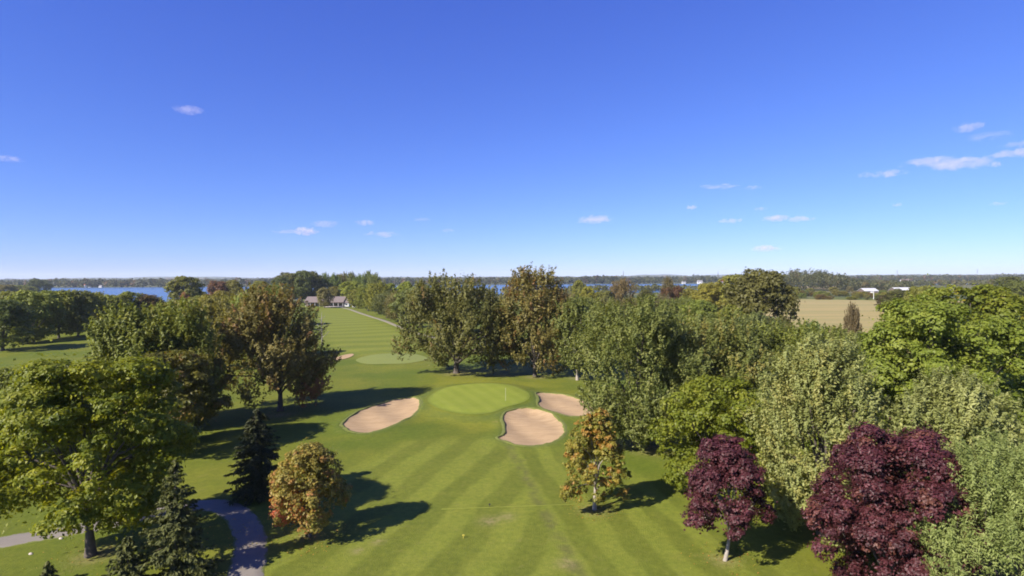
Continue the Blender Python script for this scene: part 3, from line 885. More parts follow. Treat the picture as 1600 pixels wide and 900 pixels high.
tree("broadleaf_tree", "large bright green round tree at the upper right", 1462, 742, 468, 262, M_BRIGHT, cb=0.08, peak=0.5, b=0.66, q=2.3, nl=36, nc=22, lobe=0.27, squash=0.7, seed=113)
tree("broadleaf_tree", "pale tree in front of the bright green round tree, above the wide purple tree", 1484, 830, 584, 225, M_PALE, cb=0.05, peak=0.5, b=0.6, q=2.0, nl=30, nc=20, lobe=0.28, style='spray', seed=127, lsf=0.0050)
tree("broadleaf_tree", "yellow-green tree rising behind the bright green round tree", 1512, 600, 446, 160, M_YELLOW, cb=0.05, peak=0.5, q=2.3, nl=28, nc=18, lobe=0.29, seed=131, blush_fn=blush_rand(.06, .4))
tree("purple_leaf_tree", "slim dark purple tree with a pale curved trunk on the lawn", 1133, 876, 684, 138, M_PURPLE, BARK_PALE, cb=0.31, peak=0.30, b=0.75, q=1.2, rough=0.3, cov=1.0, nl=28, nc=20, lobe=0.29, squash=0.75,
     bend=0.35, trunk_r=0.13, fork=0.3, seed=137, lsf=0.0046)
tree("purple_leaf_tree", "wide dark purple tree at the bottom edge on the right", 1388, 935, 670, 238, M_PURPLE, cb=0.05, peak=0.36, b=0.75, q=1.8, nl=38, nc=22, lobe=0.26, squash=0.78, seed=139, lsf=0.0044,
     blush_fn=blush_rand(.12, .4))
tree("broadleaf_tree", "feathery pale green tree filling the bottom right corner", 1596, 985, 686, 318, M_PINE, cb=0.04, peak=0.30, b=0.85, q=1.3, nl=42, nc=24, lobe=0.25, style='spray', seed=151, lsf=0.0042, asp=0.4)
tree("ochre_tree", "small ochre and gold tree with a pale trunk on the fairway", 929, 796, 640, 108, M_OCHRE, BARK_PALE, cb=0.17, peak=0.24, b=0.6, q=1.05, nc=16, lobe=0.24, squash=0.85, trunk_r=0.17,
     seed=149, blush_fn=blush_rand(.18, .6), rough=0.45, cov=0.92, inner=0.14)

# ------------------------------------------------------------------ middle-distance trees: five crowns, copied
VAR = []
for k, (st, pk, bb, qq) in enumerate([('round', .45, .6, 2.2), ('spray', .45, .6, 2.2), ('round', .5, .7, 2.6), ('spray', .4, .5, 1.6), ('round', .4, .75, 2.0)]):
    me, lc, rl = broadleaf(900 + k, 18.0, 7.0, cb=0.12, peak=pk, b=bb, q=qq, nl=20, nc=14, n_leaf=11000, ls=0.72, style=st, lobe=0.33, upb=0.3, squash=1.0, cov=1.4)
    me.materials.append(M_ANY)
    tm = trunk_mesh(900 + k, 18.0, 0.36, lc, rl, 0.16, lim=9)
    tm.materials.append(BARK)
    VAR.append((me, tm))
rb = random.Random(4)

ORD = ["leftmost", "second from the left", "third from the left", "fourth from the left", "fifth from the left", "sixth from the left", "seventh from the left", "eighth from the left"]
ORDR = ["rightmost", "second from the right", "third from the right", "fourth from the right", "fifth from the right", "sixth from the right", "seventh from the right"]
def row(items, phrase, group, name="broadleaf_tree"):
    """trees of one row, labelled by their place in it"""
    items = sorted(items)
    n = len(items)
    for k, (px, yb, yt, w, c, v) in enumerate(items):
        if n == 1: lab = phrase[0].replace("trees", "tree")
        else: lab = (ORD[k] if k <= (n - 1) / 2 else ORDR[n - 1 - k]) + " of the " + phrase[0]
        far_tree(px, yb, yt, w, c, lab, group, v, name)

def far_tree(px, yb, ytop, wpx, col, label, group=None, var=None, name="broadleaf_tree", Y=None):
    if Y is None:
        x, y = flat_at(px, yb); p = Vector((x, y, float(gz(np.array([x]), np.array([y]))[0])))
    else:
        x = at_dist(px, yb, Y).x; p = Vector((x, Y, 0.0))
    H = max(2.0, at_dist(px, ytop, p.y).z - p.z)
    W = wpx / FPX * p.y
    me, tm = VAR[rb.randrange(5) if var is None else var]
    root = empty(name, p, rb.uniform(0, 6.28))
    root.scale = (W / 14.0, W / 14.0, H / 17.6)
    tag(root, label, "tree", group)
    j = [1 + rb.uniform(-.12, .12) for _ in range(3)]
    c = link("crown", me, root); c.color = (col[0] * j[0], col[1] * j[1], col[2] * j[2], 1)
    link("trunk", tm, root)
    return root

OL, DG, BR, YG, GG, RD = (.155, .158, .028), (.088, .103, .024), (.155, .122, .042), (.175, .18, .024), (.14, .148, .04), (.22, .10, .045)

# grove at the left, trunks in a row on the grass
grove = [(4, 548, 470, 84, DG, 0), (52, 534, 456, 74, OL, 0), (92, 528, 456, 64, OL, 2), (122, 525, 455, 56, OL, 0), (146, 521, 459, 48, OL, 4),
                              (166, 517, 462, 44, OL, 2), (188, 514, 461, 44, OL, 0), (206, 512, 457, 44, OL, 2), (228, 511, 461, 42, (.11, .085, .03), 4), (70, 520, 456, 60, OL, 4), (20, 522, 457, 60, OL, 2),
                              (108, 516, 458, 50, OL, 0), (240, 508, 466, 34, BR, 0), (150, 512, 458, 44, OL, 1)]
row([t for t in grove if t[1] > 519 and t[1] != 522 and t[1] != 520], ["front trees with bare trunks in the left grove"], "trees of the left grove")
row([t for t in grove if t[1] in (522, 520)], ["back trees at the far end of the left grove"], "trees of the left grove")
row([t for t in grove if t[1] <= 519], ["back trees at the lakeward end of the left grove"], "trees of the left grove")
far_tree(44, 537, 512, 50, OL, "low bushy tree at the foot of the left grove", None, 4)

# behind the pair of upright trees, towards the lake
wood = [(345, 575, 468, 92, OL, 1), (392, 560, 462, 70, OL, 0), (372, 540, 458, 64, OL, 1), (330, 545, 463, 60, OL, 0), (300, 540, 468, 60, OL, 2), (262, 545, 474, 60, OL, 0),
                              (400, 520, 452, 50, OL, 2), (425, 510, 447, 46, OL, 0), (350, 512, 456, 50, OL, 4), (315, 508, 463, 40, OL, 2), (285, 508, 472, 40, GG, 0)]
row([t for t in wood if t[1] > 530], ["nearer olive trees behind the upright green pair"], "trees of the wood left of the clubhouse")
row([t for t in wood if t[1] <= 530], ["farther olive trees left of the olive-brown tree"], "trees of the wood left of the clubhouse")
far_tree(292, 486, 433, 56, OL, "round green tree standing against the lake", None, 2)
far_tree(306, 484, 452, 36, OL, "low dark green tree at the right foot of the round lakeside tree", None, 0)
far_tree(340, 482, 440, 38, (.13, .085, .045), "brownish-pink tree right of the round lakeside tree", None, 4)
far_tree(291, 487, 457, 20, RD, "small reddish tree in front of the round lakeside tree", None, 0)
far_tree(362, 478, 439, 36, OL, "olive tree right of the brownish-pink tree by the lake", None, 0)
far_tree(408, 474, 440, 36, OL, "low olive tree left of the dark trees by the clubhouse", None, 2)
far_tree(60, 458, 437, 34, DG, "dark tree on the near lakeshore at the far left", None, 2)
row([(30, 460, 446, 36, OL, 4), (5, 461, 445, 40, OL, 4), (45, 460, 448, 30, OL, 4)], ["low lakeshore trees at the far left edge"], "lakeshore trees at the far left")

# clubhouse surroundings
row([(a, b, c, d, DG, e) for a, b, c, d, e in [(452, 472, 427, 42, 0), (472, 472, 424, 40, 2), (488, 471, 425, 36, 0), (440, 474, 434, 34, 2)]], ["tall dark trees behind the clubhouse's left end"], "dark trees behind the clubhouse")
row([(a, b, c, d, GG, e) for a, b, c, d, e in [(507, 470, 427, 22, 3), (522, 470, 428, 22, 1), (536, 469, 426, 24, 1), (549, 469, 426, 24, 3), (563, 470, 429, 22, 1), (575, 471, 424, 24, 3), (586, 472, 427, 20, 1)]], ["tall brown-green poplars behind the clubhouse roof"], "poplars behind the clubhouse", "poplar_tree")
far_tree(507, 481, 450, 24, BR, "small brownish tree standing in front of the clubhouse roof", None, 0)
far_tree(522, 471.5, 448, 22, OL, "green tree against the clubhouse roof's right half", None, 2)
fr = [(552, 477, 440, 42, YG, 0), (560, 482, 452, 34, OL, 2), (575, 486, 447, 36, OL, 1), (592, 491, 440, 44, OL, 1), (604, 497, 456, 34, GG, 1), (622, 503, 456, 44, GG, 1), (640, 506, 452, 50, GG, 0),
                              (655, 512, 455, 50, GG, 1), (608, 488, 444, 30, YG, 2), (634, 486, 441, 30, YG, 0), (660, 490, 444, 40, OL, 2), (686, 520, 452, 50, GG, 3)]
row([t for t in fr if t[2] < 449], ["taller green trees right of the far fairway path"], "trees right of the far fairway")
row([t for t in fr if t[2] >= 449], ["lower grey-green trees along the far fairway path"], "trees right of the far fairway")

# behind the right wall
belt = [(905, 520, 462, 60, GG, 1), (940, 515, 464, 56, GG, 1), (985, 512, 466, 60, GG, 3), (1030, 514, 461, 60, (.12, .11, .055), 1), (1065, 520, 464, 60, GG, 1), (880, 530, 455, 50, BR, 1),
                              (1090, 525, 470, 60, OL, 0), (1180, 570, 489, 74, GG, 1), (1215, 560, 498, 70, GG, 3), (1300, 600, 511, 80, GG, 3), (1335, 610, 520, 80, GG, 1), (1268, 580, 504, 60, GG, 3), (1150, 545, 478, 60, OL, 0)]
row([t for t in belt if t[0] < 1100], ["tree tops just above the large grey-green tree"], "tree belt behind the grey-green trees")
row([t for t in belt if t[0] >= 1100], ["green tree tops along the dry field's near edge"], "tree belt behind the grey-green trees")
far_tree(1190, 545, 424, 92, DG, "tall dark green tree at the left end of the dry field", None, 0)
far_tree(1146, 500, 431, 74, OL, "dark green tree left of the tallest tree by the dry field", None, 2)
far_tree(1108, 500, 443, 50, YG, "yellow-green tree left of the dark trees by the dry field", None, 0)
far_tree(1080, 490, 452, 40, OL, "olive tree left of the yellow-green tree by the field", None, 2)
far_tree(1060, 486, 448, 26, (.10, .045, .02), "rusty red tree in front of the lake", None, 4)
far_tree(1042, 488, 450, 22, (.10, .05, .02), "rusty brown shrub left of the rusty red tree", None, 0)
far_tree(1044, 478, 433, 20, BR, "thin brownish tree rising at the right end of the blue lake strip", None, 3)
far_tree(972, 482, 436, 34, BR, "brown-green poplar standing before the middle of the lake strip", None, 1, "poplar_tree")
far_tree(905, 482, 439, 24, YG, "yellow-green tree at the left end of the lake strip", None, 0)
far_tree(922, 484, 449, 34, YG, "low yellow-green tree before the lake strip", None, 2)
far_tree(945, 482, 454, 30, OL, "low olive tree below the lake strip", None, 4)
far_tree(1008, 480, 453, 30, DG, "low dark tree at the right foot of the brown poplar", None, 4)

# right side
far_tree(1332, 560, 475, 24, (.11, .10, .040), "thin dark tree standing alone before the dry field", None, 3)
far_tree(1405, 492, 455, 50, (.075, .07, .02), "dark olive tree at the field's right corner", None, 4)
far_tree(1385, 488, 461, 34, (.085, .07, .025), "low brown bush tree at the field's right corner", None, 2)
far_tree(1440, 500, 448, 44, YG, "yellow-green tree left of the yellow tree behind the bright green one", None, 0)
far_tree(1575, 468, 433, 50, DG, "dark tree on the skyline near the right edge", None, 2)
far_tree(1592, 490, 440, 46, DG, "dark tree in front of the skyline tree at the right edge", None, 0)
far_tree(1570, 510, 456, 50, YG, "small yellow tree at the right edge, below the dark ones", None, 0)
far_tree(1592, 720, 586, 100, YG, "yellow-green tree half cut off by the right edge", None, 0)

# bushes of the scrub beyond the field
gs = "bush in the scrub along the far edge of the dry field"
for k in range(46):
    px = 1225 + k * 3.9 + rb.uniform(-3, 3)
    yb = rb.choice([468.5, 466, 463, 460, 457])
    if 1346 < px < 1376 and yb < 462: continue
    far_tree(px, yb, yb - rb.uniform(5, 10), rb.uniform(9, 17), rb.choice([OL, YG, BR, GG, OL, (.14, .11, .03)]), gs, "scrub bushes beyond the field", rb.choice([0, 2, 4]), "scrub_bush")

# dead pale snag beside the olive-brown tree
def snag(px, yb, ytop):
    p = at(px, yb); H = at_dist(px, ytop, p.y).z - p.z
    r = np.random.default_rng(2); mb = MB()
    mb.tube([(0, 0, -.2), (.1, 0, H * .4), (-.1, 0, H * .75), (0.1, 0, H)], [.2, .14, .09, .03], 7)
    for k in range(9):
        z = H * (0.3 + .065 * k); a = k * 2.4; l = H * .22 * (1 - k / 14)
        e = (l * math.cos(a), l * math.sin(a), z + l * .9)
        mb.tube([(0, 0, z), (e[0] * .5, e[1] * .5, z + l * .35), e], [.1, .07, .02], 5)
        mb.tube([(e[0] * .5, e[1] * .5, z + l * .35), (e[0] * .9, e[1] * .3, z + l * .9)], [.05, .015], 4)
    root = empty("dead_tree", p); tag(root, "pale bare dead tree at the right side of the olive-brown tree", "tree")
    link("trunk", mb.mesh("trunk", True), root, plain("dead_wood", (0.27, 0.24, 0.22), 0.9, 0.2))
snag(503, 545, 488)

# ------------------------------------------------------------------ far woods, one mass each
def woods(label, specs, seed, cols, leaf=0.3, per=26):
    """specs: list of (x, y, h, w) trees"""
    r = np.random.default_rng(seed)
    S = np.array(specs); n = len(S)
    i = np.repeat(np.arange(n), per)
    d = unit(r.normal(0, 1, (len(i), 3)) + np.array([0, -0.25, 0.35]))
    P = np.column_stack([S[i, 0], S[i, 1], S[i, 2] * 0.52]) + d * np.column_stack([S[i, 3] * .5, S[i, 3] * .5, S[i, 2] * .5]) * r.uniform(.7, 1.05, len(i))[:, None]
    nn = unit(d + r.normal(0, .4, d.shape))
    ct = r.random(n)
    tint = np.clip(ct[i] * .7 + r.random(len(i)) * .35, 0, 1)
    bl = ((r.random(n) < .12)[i]).astype(float) * .7
    me = leaves_to_mesh("woodland", P, nn, r.normal(0, 1, d.shape), S[i, 3] * leaf * r.uniform(.7, 1.3, len(i)), .8, tint, bl)
    m = leaf_mat("leaf_woodland", *cols)
    return tag(link("woodland", me, None, m), label, None, None, "stuff")
WC = ((.030, .036, .014), (.055, .06, .022), (.095, .088, .032), (.15, .08, .045))
rw = np.random.default_rng(12)
def strip(Y0, depth, px0, px1, n, h, w):
    out = []
    for k in range(n):
        Y = Y0 + rw.random() * depth
        px = px0 + (px1 - px0) * rw.random()
        out.append((at_dist(px, 430, Y).x, Y, h * rw.uniform(.65, 1.25), w * rw.uniform(.7, 1.3)))
    return out
def shore(px0, px1, Yf, n, h, w):
    out = []
    for k in range(n):
        px = px0 + (px1 - px0) * (k + rw.random()) / n
        Y = Yf(px) + rw.uniform(5, 60)
        out.append((at_dist(px, 430, Y).x, Y, h * rw.uniform(.6, 1.2), w * rw.uniform(.7, 1.3)))
    return out
def far_edge(px):   # distance of the far lakeshore
    lx = np.array(LAKE)
    best = 1900
    dx = (px - 800) / FPX
    for (ax, ay), (bx, by) in zip(lx, np.roll(lx, -1, 0)):
        fa, fb = ax - dx * ay, bx - dx * by
        if fa * fb <= 0 and abs(fa - fb) > 1e-6:
            t = fa / (fa - fb); y = ay + t * (by - ay)
            if y > 1450: best = y
    return best
woods("dark wooded shore on the far side of the lake", shore(-60, 1660, far_edge, 800, 21, 17) + strip(2050, 700, -60, 1660, 800, 16, 22), 1, WC, per=30)
woods("wooded plain stretching from the lake to the horizon", strip(2700, 2600, -60, 1660, 1300, 14, 42) + strip(5200, 3500, -60, 1660, 700, 15, 90), 2, WC, per=16, leaf=0.45)
# wooded rise beyond the field
hill_specs = []
for k in range(420):
    px = rw.uniform(1150, 1420); Y = rw.uniform(820, 980)
    t = (px - 1255) / 75
    h = 12 + 15 * math.exp(-t * t) + (4 if px < 1320 else 0)
    hill_specs.append((at_dist(px, 430, Y).x, Y, h * rw.uniform(.75, 1.1), rw.uniform(9, 15)))
woods("dense wood on the skyline beyond the dry field", hill_specs, 3, ((.042, .05, .018), (.07, .075, .027), (.115, .11, .038), (.13, .09, .04)), per=90, leaf=0.17)
woods("wood along the near lakeshore beyond the field at right", strip(1180, 120, 1300, 1700, 260, 10, 14) + strip(860, 60, 890, 1160, 130, 8, 11) + strip(640, 60, 400, 900, 120, 9, 12), 4,
      ((.05, .058, .018), (.085, .085, .026), (.13, .115, .035), (.13, .08, .04)), per=26)
woods("tall wooded point across the lake at the middle", [(at_dist(px, 430, 1720).x, 1750 + rw.uniform(0, 60), 17 + 12 * math.exp(-((px - 945) / 30) ** 2) * rw.uniform(.6, 1.0), 17) for px in np.linspace(885, 985, 60)], 5, WC, per=30)

# ------------------------------------------------------------------ buildings
M_ROOFP = plain("roof_pinkish_shingle", (0.145, 0.112, 0.102), 0.85, 0.15, 0.6, 0.2)
M_WALLD = plain("wall_brown_boards", (0.13, 0.095, 0.075), 0.85, 0.2, 0.8)
M_WHITE = plain("white_paint", (0.62, 0.61, 0.59), 0.6, 0.06, 0.5)
M_GLASS = plain("window_glass", (0.03, 0.04, 0.055), 0.12, 0.2, 0.5)
M_REDROOF = plain("red_roof", (0.42, 0.085, 0.06), 0.75, 0.15, 0.4)
M_GREYROOF = plain("grey_roof", (0.20, 0.19, 0.20), 0.8, 0.15, 0.4)
M_WHITEROOF = plain("white_metal_roof", (0.47, 0.465, 0.46), 0.55, 0.06, 0.3)
M_CONC = plain("patio_concrete", (0.42, 0.36, 0.31), 0.9, 0.15, 0.5)
M_STEEL = plain("mast_steel", (0.22, 0.22, 0.24), 0.5, 0.1, 0.3, metallic=0.6)
M_BLACK = plain("black_rubber", (0.02, 0.02, 0.02), 0.8, 0.2, 1.0)

def gable(mb, x0, x1, y0, y1, ze, zr, oh=0.5, th=0.25):
    ym = (y0 + y1) / 2
    xa, xb, ya, yb_ = x0 - oh, x1 + oh, y0 - oh, y1 + oh
    for s, yy in ((0, ya), (1, yb_)):
        a = [(xa, yy, ze), (xb, yy, ze), (xb, ym, zr), (xa, ym, zr)]
        b = [(p[0], p[1], p[2] - th) for p in a]
        if s: a, b = a[::-1], b[::-1]
        mb.poly(a); mb.poly(b[::-1])
        for i in range(4): mb.poly([b[i], b[(i + 1) % 4], a[(i + 1) % 4], a[i]])
    return mb
def walls(mb, x0, x1, y0, y1, ze, zr):
    ym = (y0 + y1) / 2
    mb.poly([(x0, y0, 0), (x1, y0, 0), (x1, y0, ze), (x0, y0, ze)])
    mb.poly([(x1, y1, 0), (x0, y1, 0), (x0, y1, ze), (x1, y1, ze)])
    mb.poly([(x1, y0, 0), (x1, y1, 0), (x1, y1, ze), (x1, ym, zr), (x1, y0, ze)])
    mb.poly([(x0, y1, 0), (x0, y0, 0), (x0, y0, ze), (x0, ym, zr), (x0, y1, ze)])
    return mb

# clubhouse: long and low under a pinkish roof, a deep porch along the front, a white end bay
pc = at(514, 479)
ch = empty("clubhouse", pc, RAD(-4)); tag(ch, "long low clubhouse with a pinkish roof at the end of the far fairway", "building")
walls(MB(), -19, 11, 2.5, 12, 3.3, 7.2).build("wall", M_WALLD, ch)
gable(MB(), -19, 11, 0, 12, 3.35, 7.6, .6).build("roof", M_ROOFP, ch)
walls(MB(), 11.7, 15.2, 1.0, 10, 3.0, 5.6).build("wall", M_WHITE, ch)["label"] = "white end wall"
gable(MB(), 11.7, 15.2, 1.0, 10, 3.05, 6.0, .5).build("roof", M_ROOFP, ch)
for k in range(9):
    MB().box(-18.6 + k * 3.68, .0, 0, -18.4 + k * 3.68, .2, 3.1).build("porch_post", M_WHITE, ch)
for k in range(8):
    f = MB().box(-17.6 + k * 3.6, 2.40, .9, -15.8 + k * 3.6, 2.497, 2.5).build("window", M_WHITE, ch)
    MB().box(-17.48 + k * 3.6, 2.37, 1.02, -15.92 + k * 3.6, 2.398, 2.38).build("pane", M_GLASS, f)
f = MB().box(12.6, .9, .8, 14.3, .997, 2.3).build("window", M_WHITE, ch)
MB().box(12.72, .87, .92, 14.18, .898, 2.18).build("pane", M_GLASS, f)
MB().box(-7, 6.2, 6.2, -5.9, 7.3, 8.9).build("chimney", M_WALLD, ch)
MB().box(-1, -9, .06, 13, -.3, .22).build("patio", M_CONC, ch)

# white golf cart by the path
pg = at(553, 480.5)
gc = empty("golf_cart", pg, RAD(70)); tag(gc, "small white golf cart parked by the path near the clubhouse", "golf cart")
MB().box(-.6, -1.2, .3, .6, 1.2, .72).box(-.55, .75, .72, .55, 1.2, .95).build("body", M_WHITE, gc)
MB().box(-.66, -1.1, 1.86, .66, .95, 1.96).build("roof", M_WHITE, gc)
for x in (-.58, .58):
    for y0, y1 in ((-.95, -.95), (.72, .85)):
        MB().tube([(x, y1, .6), (x, y0, 1.87)], .025, 5).build("roof_post", M_STEEL, gc)
    for y in (-.8, .85):
        MB().tube([(x - .1, y, .23), (x + .1, y, .23)], .23, 12).build("wheel", M_BLACK, gc)
MB().box(-.55, -.55, .72, .55, -.05, .9).box(-.55, -.65, .9, .55, -.52, 1.35).build("seat", M_WALLD, gc)

# white-roofed barns beyond the field
def barn(px, yb, wpx, label, zr=5.8, dep=16):
    p = at(px, yb); w = wpx / FPX * p.y / 2
    root = empty("barn", p, 0); tag(root, label, "barn")
    walls(MB(), -w, w, 0, dep, 2.2, zr - .4).build("wall", M_WALLD, root)
    gable(MB(), -w, w, 0, dep, 2.3, zr, .6).build("roof", M_WHITEROOF, root)
    MB().box(-1.6, -.08, 0, 1.6, -.003, 2.0).build("door", M_WHITE, root)
    for k in (-.65, .65): MB().box(w * k - .7, -.07, .8, w * k + .7, -.003, 1.7).build("window", M_GLASS, root)
barn(1362, 457.5, 21, "left white-roofed barn beyond the dry field, behind the lone post")
barn(1414, 456, 26, "right white-roofed barn, seen over the dark olive trees")
pp = at(1365, 468)
root = empty("post", pp); tag(root, "lone pale post standing at the far edge of the dry field", "post")
MB().tube([(0, 0, -.2), (0, 0, 3), (0, 0, 10)], [.28, .24, .16], 8).build("shaft", M_WHITE, root)
MB().box(-.9, -.08, 9.3, .9, .08, 9.5).build("crossbar", M_WHITE, root)

# houses on the far shore
def house_meshes(roofmat):
    a = walls(MB(), -5.5, 5.5, 0, 9, 4.6, 7.6).mesh("wall"); a.materials.append(M_WHITE)
    b = gable(MB(), -5.5, 5.5, 0, 9, 4.7, 8.2, .5).mesh("roof"); b.materials.append(roofmat)
    w = MB().box(-.7, -.08, -.8, .7, -.003, .8).mesh("window"); w.materials.append(M_GLASS)
    d = MB().box(-.6, -.08, 0, .6, -.003, 2.2).mesh("door"); d.materials.append(M_WALLD)
    return a, b, w, d
HM = {k: house_meshes(m) for k, m in (("red", M_REDROOF), ("grey", M_GREYROOF), ("pink", M_ROOFP))}
def house(px, Y, s, kind, label, rz=0.0, z=0.0):
    root = empty("house", (at_dist(px, 430, Y).x, Y, z), rz); root.scale = (s, s, s)
    tag(root, label, "house", "houses around the lake")
    a, b, w, d = HM[kind]
    link("wall", a, root); link("roof", b, root); link("door", d, root)
    for x in (-3.4, 3.4):
        link("window", w, root).location = (x, 0, 3.0)
for args in [(1069, 1705, .95, "grey", "small white house at the water's edge, left of the two white houses", .1), (1094, 1690, 1.25, "grey", "larger white house right of the small one on the far shore", -.1),
             (1131, 1680, 1.5, "red", "red-roofed house on the far shore left of the tall dark trees", .1), (136, 1510, 1.5, "red", "red-roofed house in the trees across the left lake", 0),
             (1417, 1300, 1.6, "pink", "wide pink-roofed house above the right barn", 0), (156, 1505, .7, "grey", "tiny white house right of the red-roofed house across the left lake", 0),
             (1342, 1120, .8, "grey", "tiny white house at the right foot of the skyline wood", 0), (1508, 1290, .9, "grey", "small white house on the lakeshore at the right", .2)]:
    house(*args)

# masts on the skyline
def mast(px, Y, ytop, label, w=2.2, arms=False, name="mast"):
    p = Vector((at_dist(px, 430, Y).x, Y, 0)); H = at_dist(px, ytop, Y).z
    root = empty(name, p); tag(root, label, name)
    for sx in (-1, 1):
        for sy in (-1, 1):
            MB().tube([(sx * w, sy * w, 0), (sx * w * .3, sy * w * .3, H * .75), (0.0 + sx * .2, sy * .2, H)], [.35, .3, .22], 5).build("leg", M_STEEL, root)
    br = MB(); n = 9
    for k in range(n):
        za, zb = H * k / n, H * (k + 1) / n
        f = lambda z: w * (1 - .7 * min(1, z / (H * .75)))
        for sy in (-1, 1):
            br.tube([(-f(za), sy * f(za), za), (f(zb), sy * f(zb), zb)], .15, 4); br.tube([(f(za), sy * f(za), za), (-f(zb), sy * f(zb), zb)], .15, 4)
    br.build("bracing", M_STEEL, root)
    if arms:
        for z, l in ((H * .72, 9), (H * .84, 11), (H * .95, 8)):
            MB().tube([(-l, 0, z), (0, 0, z + .9), (l, 0, z)], .3, 5).build("crossarm", M_STEEL, root)
mast(974, 1900, 423, "thin lattice mast above the brown poplar on the skyline")
mast(1122, 2300, 424, "thin lattice mast above the red-roofed house on the skyline")
mast(1402, 4200, 421.5, "left of two faint pylons on the right-hand skyline", 4, True, "pylon")
mast(1527, 4200, 420.5, "right of two faint pylons on the right-hand skyline", 4, True, "pylon")

# ------------------------------------------------------------------ small things on the lawn
M_YEL = plain("yellow_paint", (0.40, 0.33, 0.05), 0.6, 0.15, 2.0)
M_LINE = plain("line_yellow_green", (0.175, 0.195, 0.026), 0.9, 0.3, 1.0)
pf = at(790, 627)
root = empty("flagstick", pf); tag(root, "thin pale flagstick standing in the hole of the putting green", "flagstick")
MB().tube([(0, 0, -.05), (0, 0, 2.3)], .012, 8).build("pole", M_WHITE, root)
MB().tube([(0, 0, .02), (0, 0, .05)], .054, 12).build("cup", M_BLACK, root)
pts = [at(690 + k * 11.7, 796 - k * .42) for k in range(21)]
mb = MB(); mb.tube([(p.x, p.y, p.z + .03) for p in pts], .03, 6)
o = mb.build("ground_line", M_LINE, None, True)
tag(o, "thin yellow-green line lying across the fairway to the ochre tree", "line")
for (px, py, lab) in [(765, 792, "tiny dark stake on the yellow line across the fairway"), (724, 841, "small yellow stake on the lawn below the yellow line")]:
    p = at(px, py); root = empty("marker_stake", p); tag(root, lab, "stake")
    m = M_YEL if py > 800 else M_BLACK
    MB().tube([(0, 0, -.1), (0, 0, .3), (.0, 0, .34)], [.03, .03, .012], 6).build("stake", m, root)
    MB().box(-.09, -.02, .2, .09, .02, .32).build("plate", m, root)
for (px, py, lab) in [(95, 842, "pale stone on the grass just below the cart path"), (48, 866, "pale stone on the grass left of the big trunk")]:
    p = at(px, py); r = np.random.default_rng(int(px))
    mb = MB(); mb.tube([(0, 0, -.06), (.02, 0, .03), (.0, .02, .11), (.03, 0, .15)], [.17, .2, .15, .05], 9)
    o = mb.build("stone", M_CONC, None, True); o.location = p; o.scale = (.9, .6, .8); tag(o, lab, "stone")

r = np.random.default_rng(77)
PL = []
for (px, py, rad, k) in [(484, 838, 3.6, 420), (929, 796, 3.0, 320), (1130, 876, 3.2, 160), (150, 868, 5.0, 240), (443, 646, 8.0, 420), (713, 583, 9.0, 300), (380, 830, 4, 160)]:
    c0 = at(px, py)
    a = r.uniform(0, 6.28, k); q = rad * r.random(k) ** 0.7
    PL.append(np.column_stack([c0.x + q * np.cos(a), c0.y + q * np.sin(a)]))
PL = np.concatenate(PL)
PL = np.column_stack([PL, gz(PL[:, 0].copy(), PL[:, 1].copy()) + 0.05])
k = len(PL)
me = leaves_to_mesh("fallen_leaves", PL, unit(UP + r.normal(0, .3, (k, 3))), r.normal(0, 1, (k, 3)), r.uniform(.07, .16, k), .7, r.random(k), (r.random(k) < .25).astype(float))
tag(link("fallen_leaves", me, None, M_OCHRE), "scattered fallen leaves under the autumn trees", None, None, "stuff")

# ------------------------------------------------------------------ clouds: lumpy puffs of thin vapour
def cloud(px, py, wpx, hpx, tau, label, seed, alt=1300.0):
    d = (_f * FPX + _r * (px - 800) - _u * (py - 450))
    t = alt / d.z
    c = Vector((0, 0, CAM_H)) + d * t
    Y = d.y * t
    w, h = wpx / FPX * Y / 2, hpx / FPX * Y / 2
    r = np.random.default_rng(seed)
    import bmesh
    bm = bmesh.new(); bmesh.ops.create_icosphere(bm, subdivisions=3, radius=1.0)
    for v in bm.verts: v.co = v.co * r.uniform(0.95, 1.05)
    me = bpy.data.meshes.new("cloud"); bm.to_mesh(me); bm.free()
    o = link("cloud", me, None, M_CLOUD); o.location = c; o.rotation_euler = (0, 0, -math.atan2(c.x, c.y))
    o.scale = (w * 1.25, w * 0.9, h * 1.5)
    o.color = (0.8 * tau / w, r.uniform(0, 40), 0, 1)
    tag(o, label, "cloud", "small clouds in the blue sky")
M_CLOUD, nt, out = nodes("cloud_vapour")
oc = N(nt, "ShaderNodeTexCoord").outputs["Object"]
oi = N(nt, "ShaderNodeObjectInfo"); sc_ = N(nt, "ShaderNodeSeparateColor"); L(nt, oi.outputs["Color"], sc_.inputs[0])
sh = N(nt, "ShaderNodeVectorMath", operation='ADD'); L(nt, oc, sh.inputs[0]); L(nt, sc_.outputs[1], sh.inputs[1])
mp = N(nt, "ShaderNodeMapping"); mp.inputs["Scale"].default_value = (2.6, 1.6, 1.0); L(nt, sh.outputs[0], mp.inputs["Vector"])
fb = noise(nt, mp.outputs[0], 1.0, 5.0, 0.6, 0.6)
ln = N(nt, "ShaderNodeVectorMath", operation='LENGTH'); L(nt, oc, ln.inputs[0])
r2 = math_node(nt, 'POWER', ln.outputs["Value"], 2.0)
dn = math_node(nt, 'ADD', math_node(nt, 'MULTIPLY', math_node(nt, 'SUBTRACT', fb, 0.5), 3.6), math_node(nt, 'SUBTRACT', 0.62, r2))
dn = math_node(nt, 'MULTIPLY', maprange(nt, dn, 0.0, 0.8), maprange(nt, ln.outputs["Value"], 0.95, 0.7))
dn = math_node(nt, 'MULTIPLY', dn, sc_.outputs[0])
pv = N(nt, "ShaderNodeVolumePrincipled"); pv.inputs["Color"].default_value = (1.0, 0.89, 0.92, 1); pv.inputs["Anisotropy"].default_value = 0.0
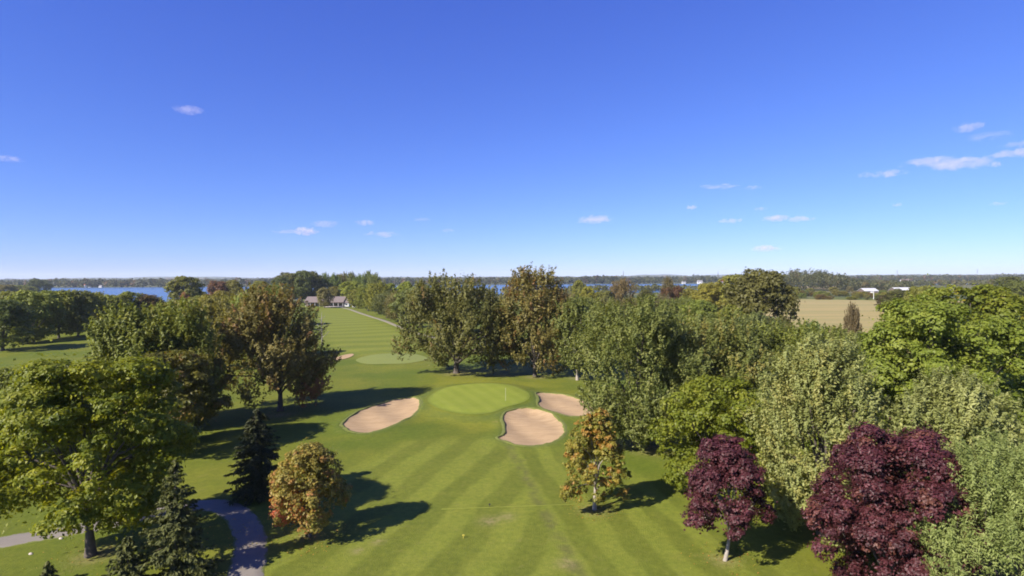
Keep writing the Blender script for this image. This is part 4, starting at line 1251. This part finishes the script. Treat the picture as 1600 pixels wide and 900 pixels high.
L(nt, dn, pv.inputs["Density"]); L(nt, pv.outputs[0], out.inputs["Volume"])
CL = [(295, 172, 46, 11, .5, "lone small cloud high in the left sky"), (12, 248, 42, 8, .5, "thin cloud cut off by the left edge of the sky"),
      (478, 361, 40, 12, 1.3, "brightest small cloud low in the left sky"), (450, 362, 52, 6, .5, "thin streak trailing left of the brightest low cloud"), (508, 350, 46, 10, .45, "faint cloud just right of the brightest low cloud"),
      (571, 348, 36, 8, .6, "small cloud above the long low one left of centre"), (598, 366, 58, 9, .8, "long low cloud left of the sky's centre"), (660, 343, 36, 6, .2, "faint purple wisp left of the sky's centre, upper"),
      (700, 360, 26, 6, .2, "faint purple wisp left of the sky's centre, lower"), (932, 343, 68, 13, .9, "low white cloud right of the sky's centre"), (1124, 291, 60, 7, .55, "long thin pink streak of cloud over the right half"),
      (1176, 293, 30, 6, .3, "small faint wisp at the right end of the pink streak"), (1080, 324, 20, 7, .8, "tiny bright cloud below the pink streak"), (1142, 345, 38, 8, .6, "small faint cloud left of the low double cloud"),
      (1212, 341, 42, 9, 1.1, "left half of the low double cloud on the right"), (1250, 342, 42, 9, .8, "right half of the low double cloud on the right"), (1198, 388, 50, 9, 1.3, "lowest bright cloud just over the horizon at right"),
      (1188, 326, 26, 6, .3, "faint wisp above the low double cloud"),
      (1512, 199, 44, 13, .6, "upper small cloud at the right of the sky"), (1545, 213, 70, 9, .3, "faint streak under the upper small cloud at right"), (1455, 253, 86, 13, .9, "left half of the biggest cloud at right"),
      (1505, 256, 84, 17, 1.0, "right half of the biggest cloud at right"), (1556, 257, 20, 9, .6, "puff at the right tip of the biggest cloud"), (1388, 271, 50, 11, .7, "small cloud below the biggest cloud's left end"),
      (1352, 273, 26, 8, .3, "faint puff left of the biggest cloud"), (1588, 239, 66, 13, .9, "cloud cut off by the right edge of the sky"), (1590, 225, 50, 9, .4, "faint cloud over the one at the right edge"),
      (1402, 320, 16, 6, .4, "tiny puff alone below the biggest cloud"), (1560, 318, 26, 6, .35, "faint wisp low at the right edge")]
for i, (px, py, w, h, ta, lab) in enumerate(CL): cloud(px, py, w, h, ta, lab, 50 + i)

# ------------------------------------------------------------------ air
hz = MB().box(-12900, -400, -2.5, 12900, 12900, 140)
hm, nt, out = nodes("air")
pv = N(nt, "ShaderNodeVolumePrincipled")
pv.inputs["Color"].default_value = (0.82, 0.90, 1.0, 1)
pv.inputs["Density"].default_value = 0.00006
pv.inputs["Anisotropy"].default_value = 0.0
L(nt, pv.outputs[0], out.inputs["Volume"])
o = hz.build("haze", hm); tag(o, kind="stuff")
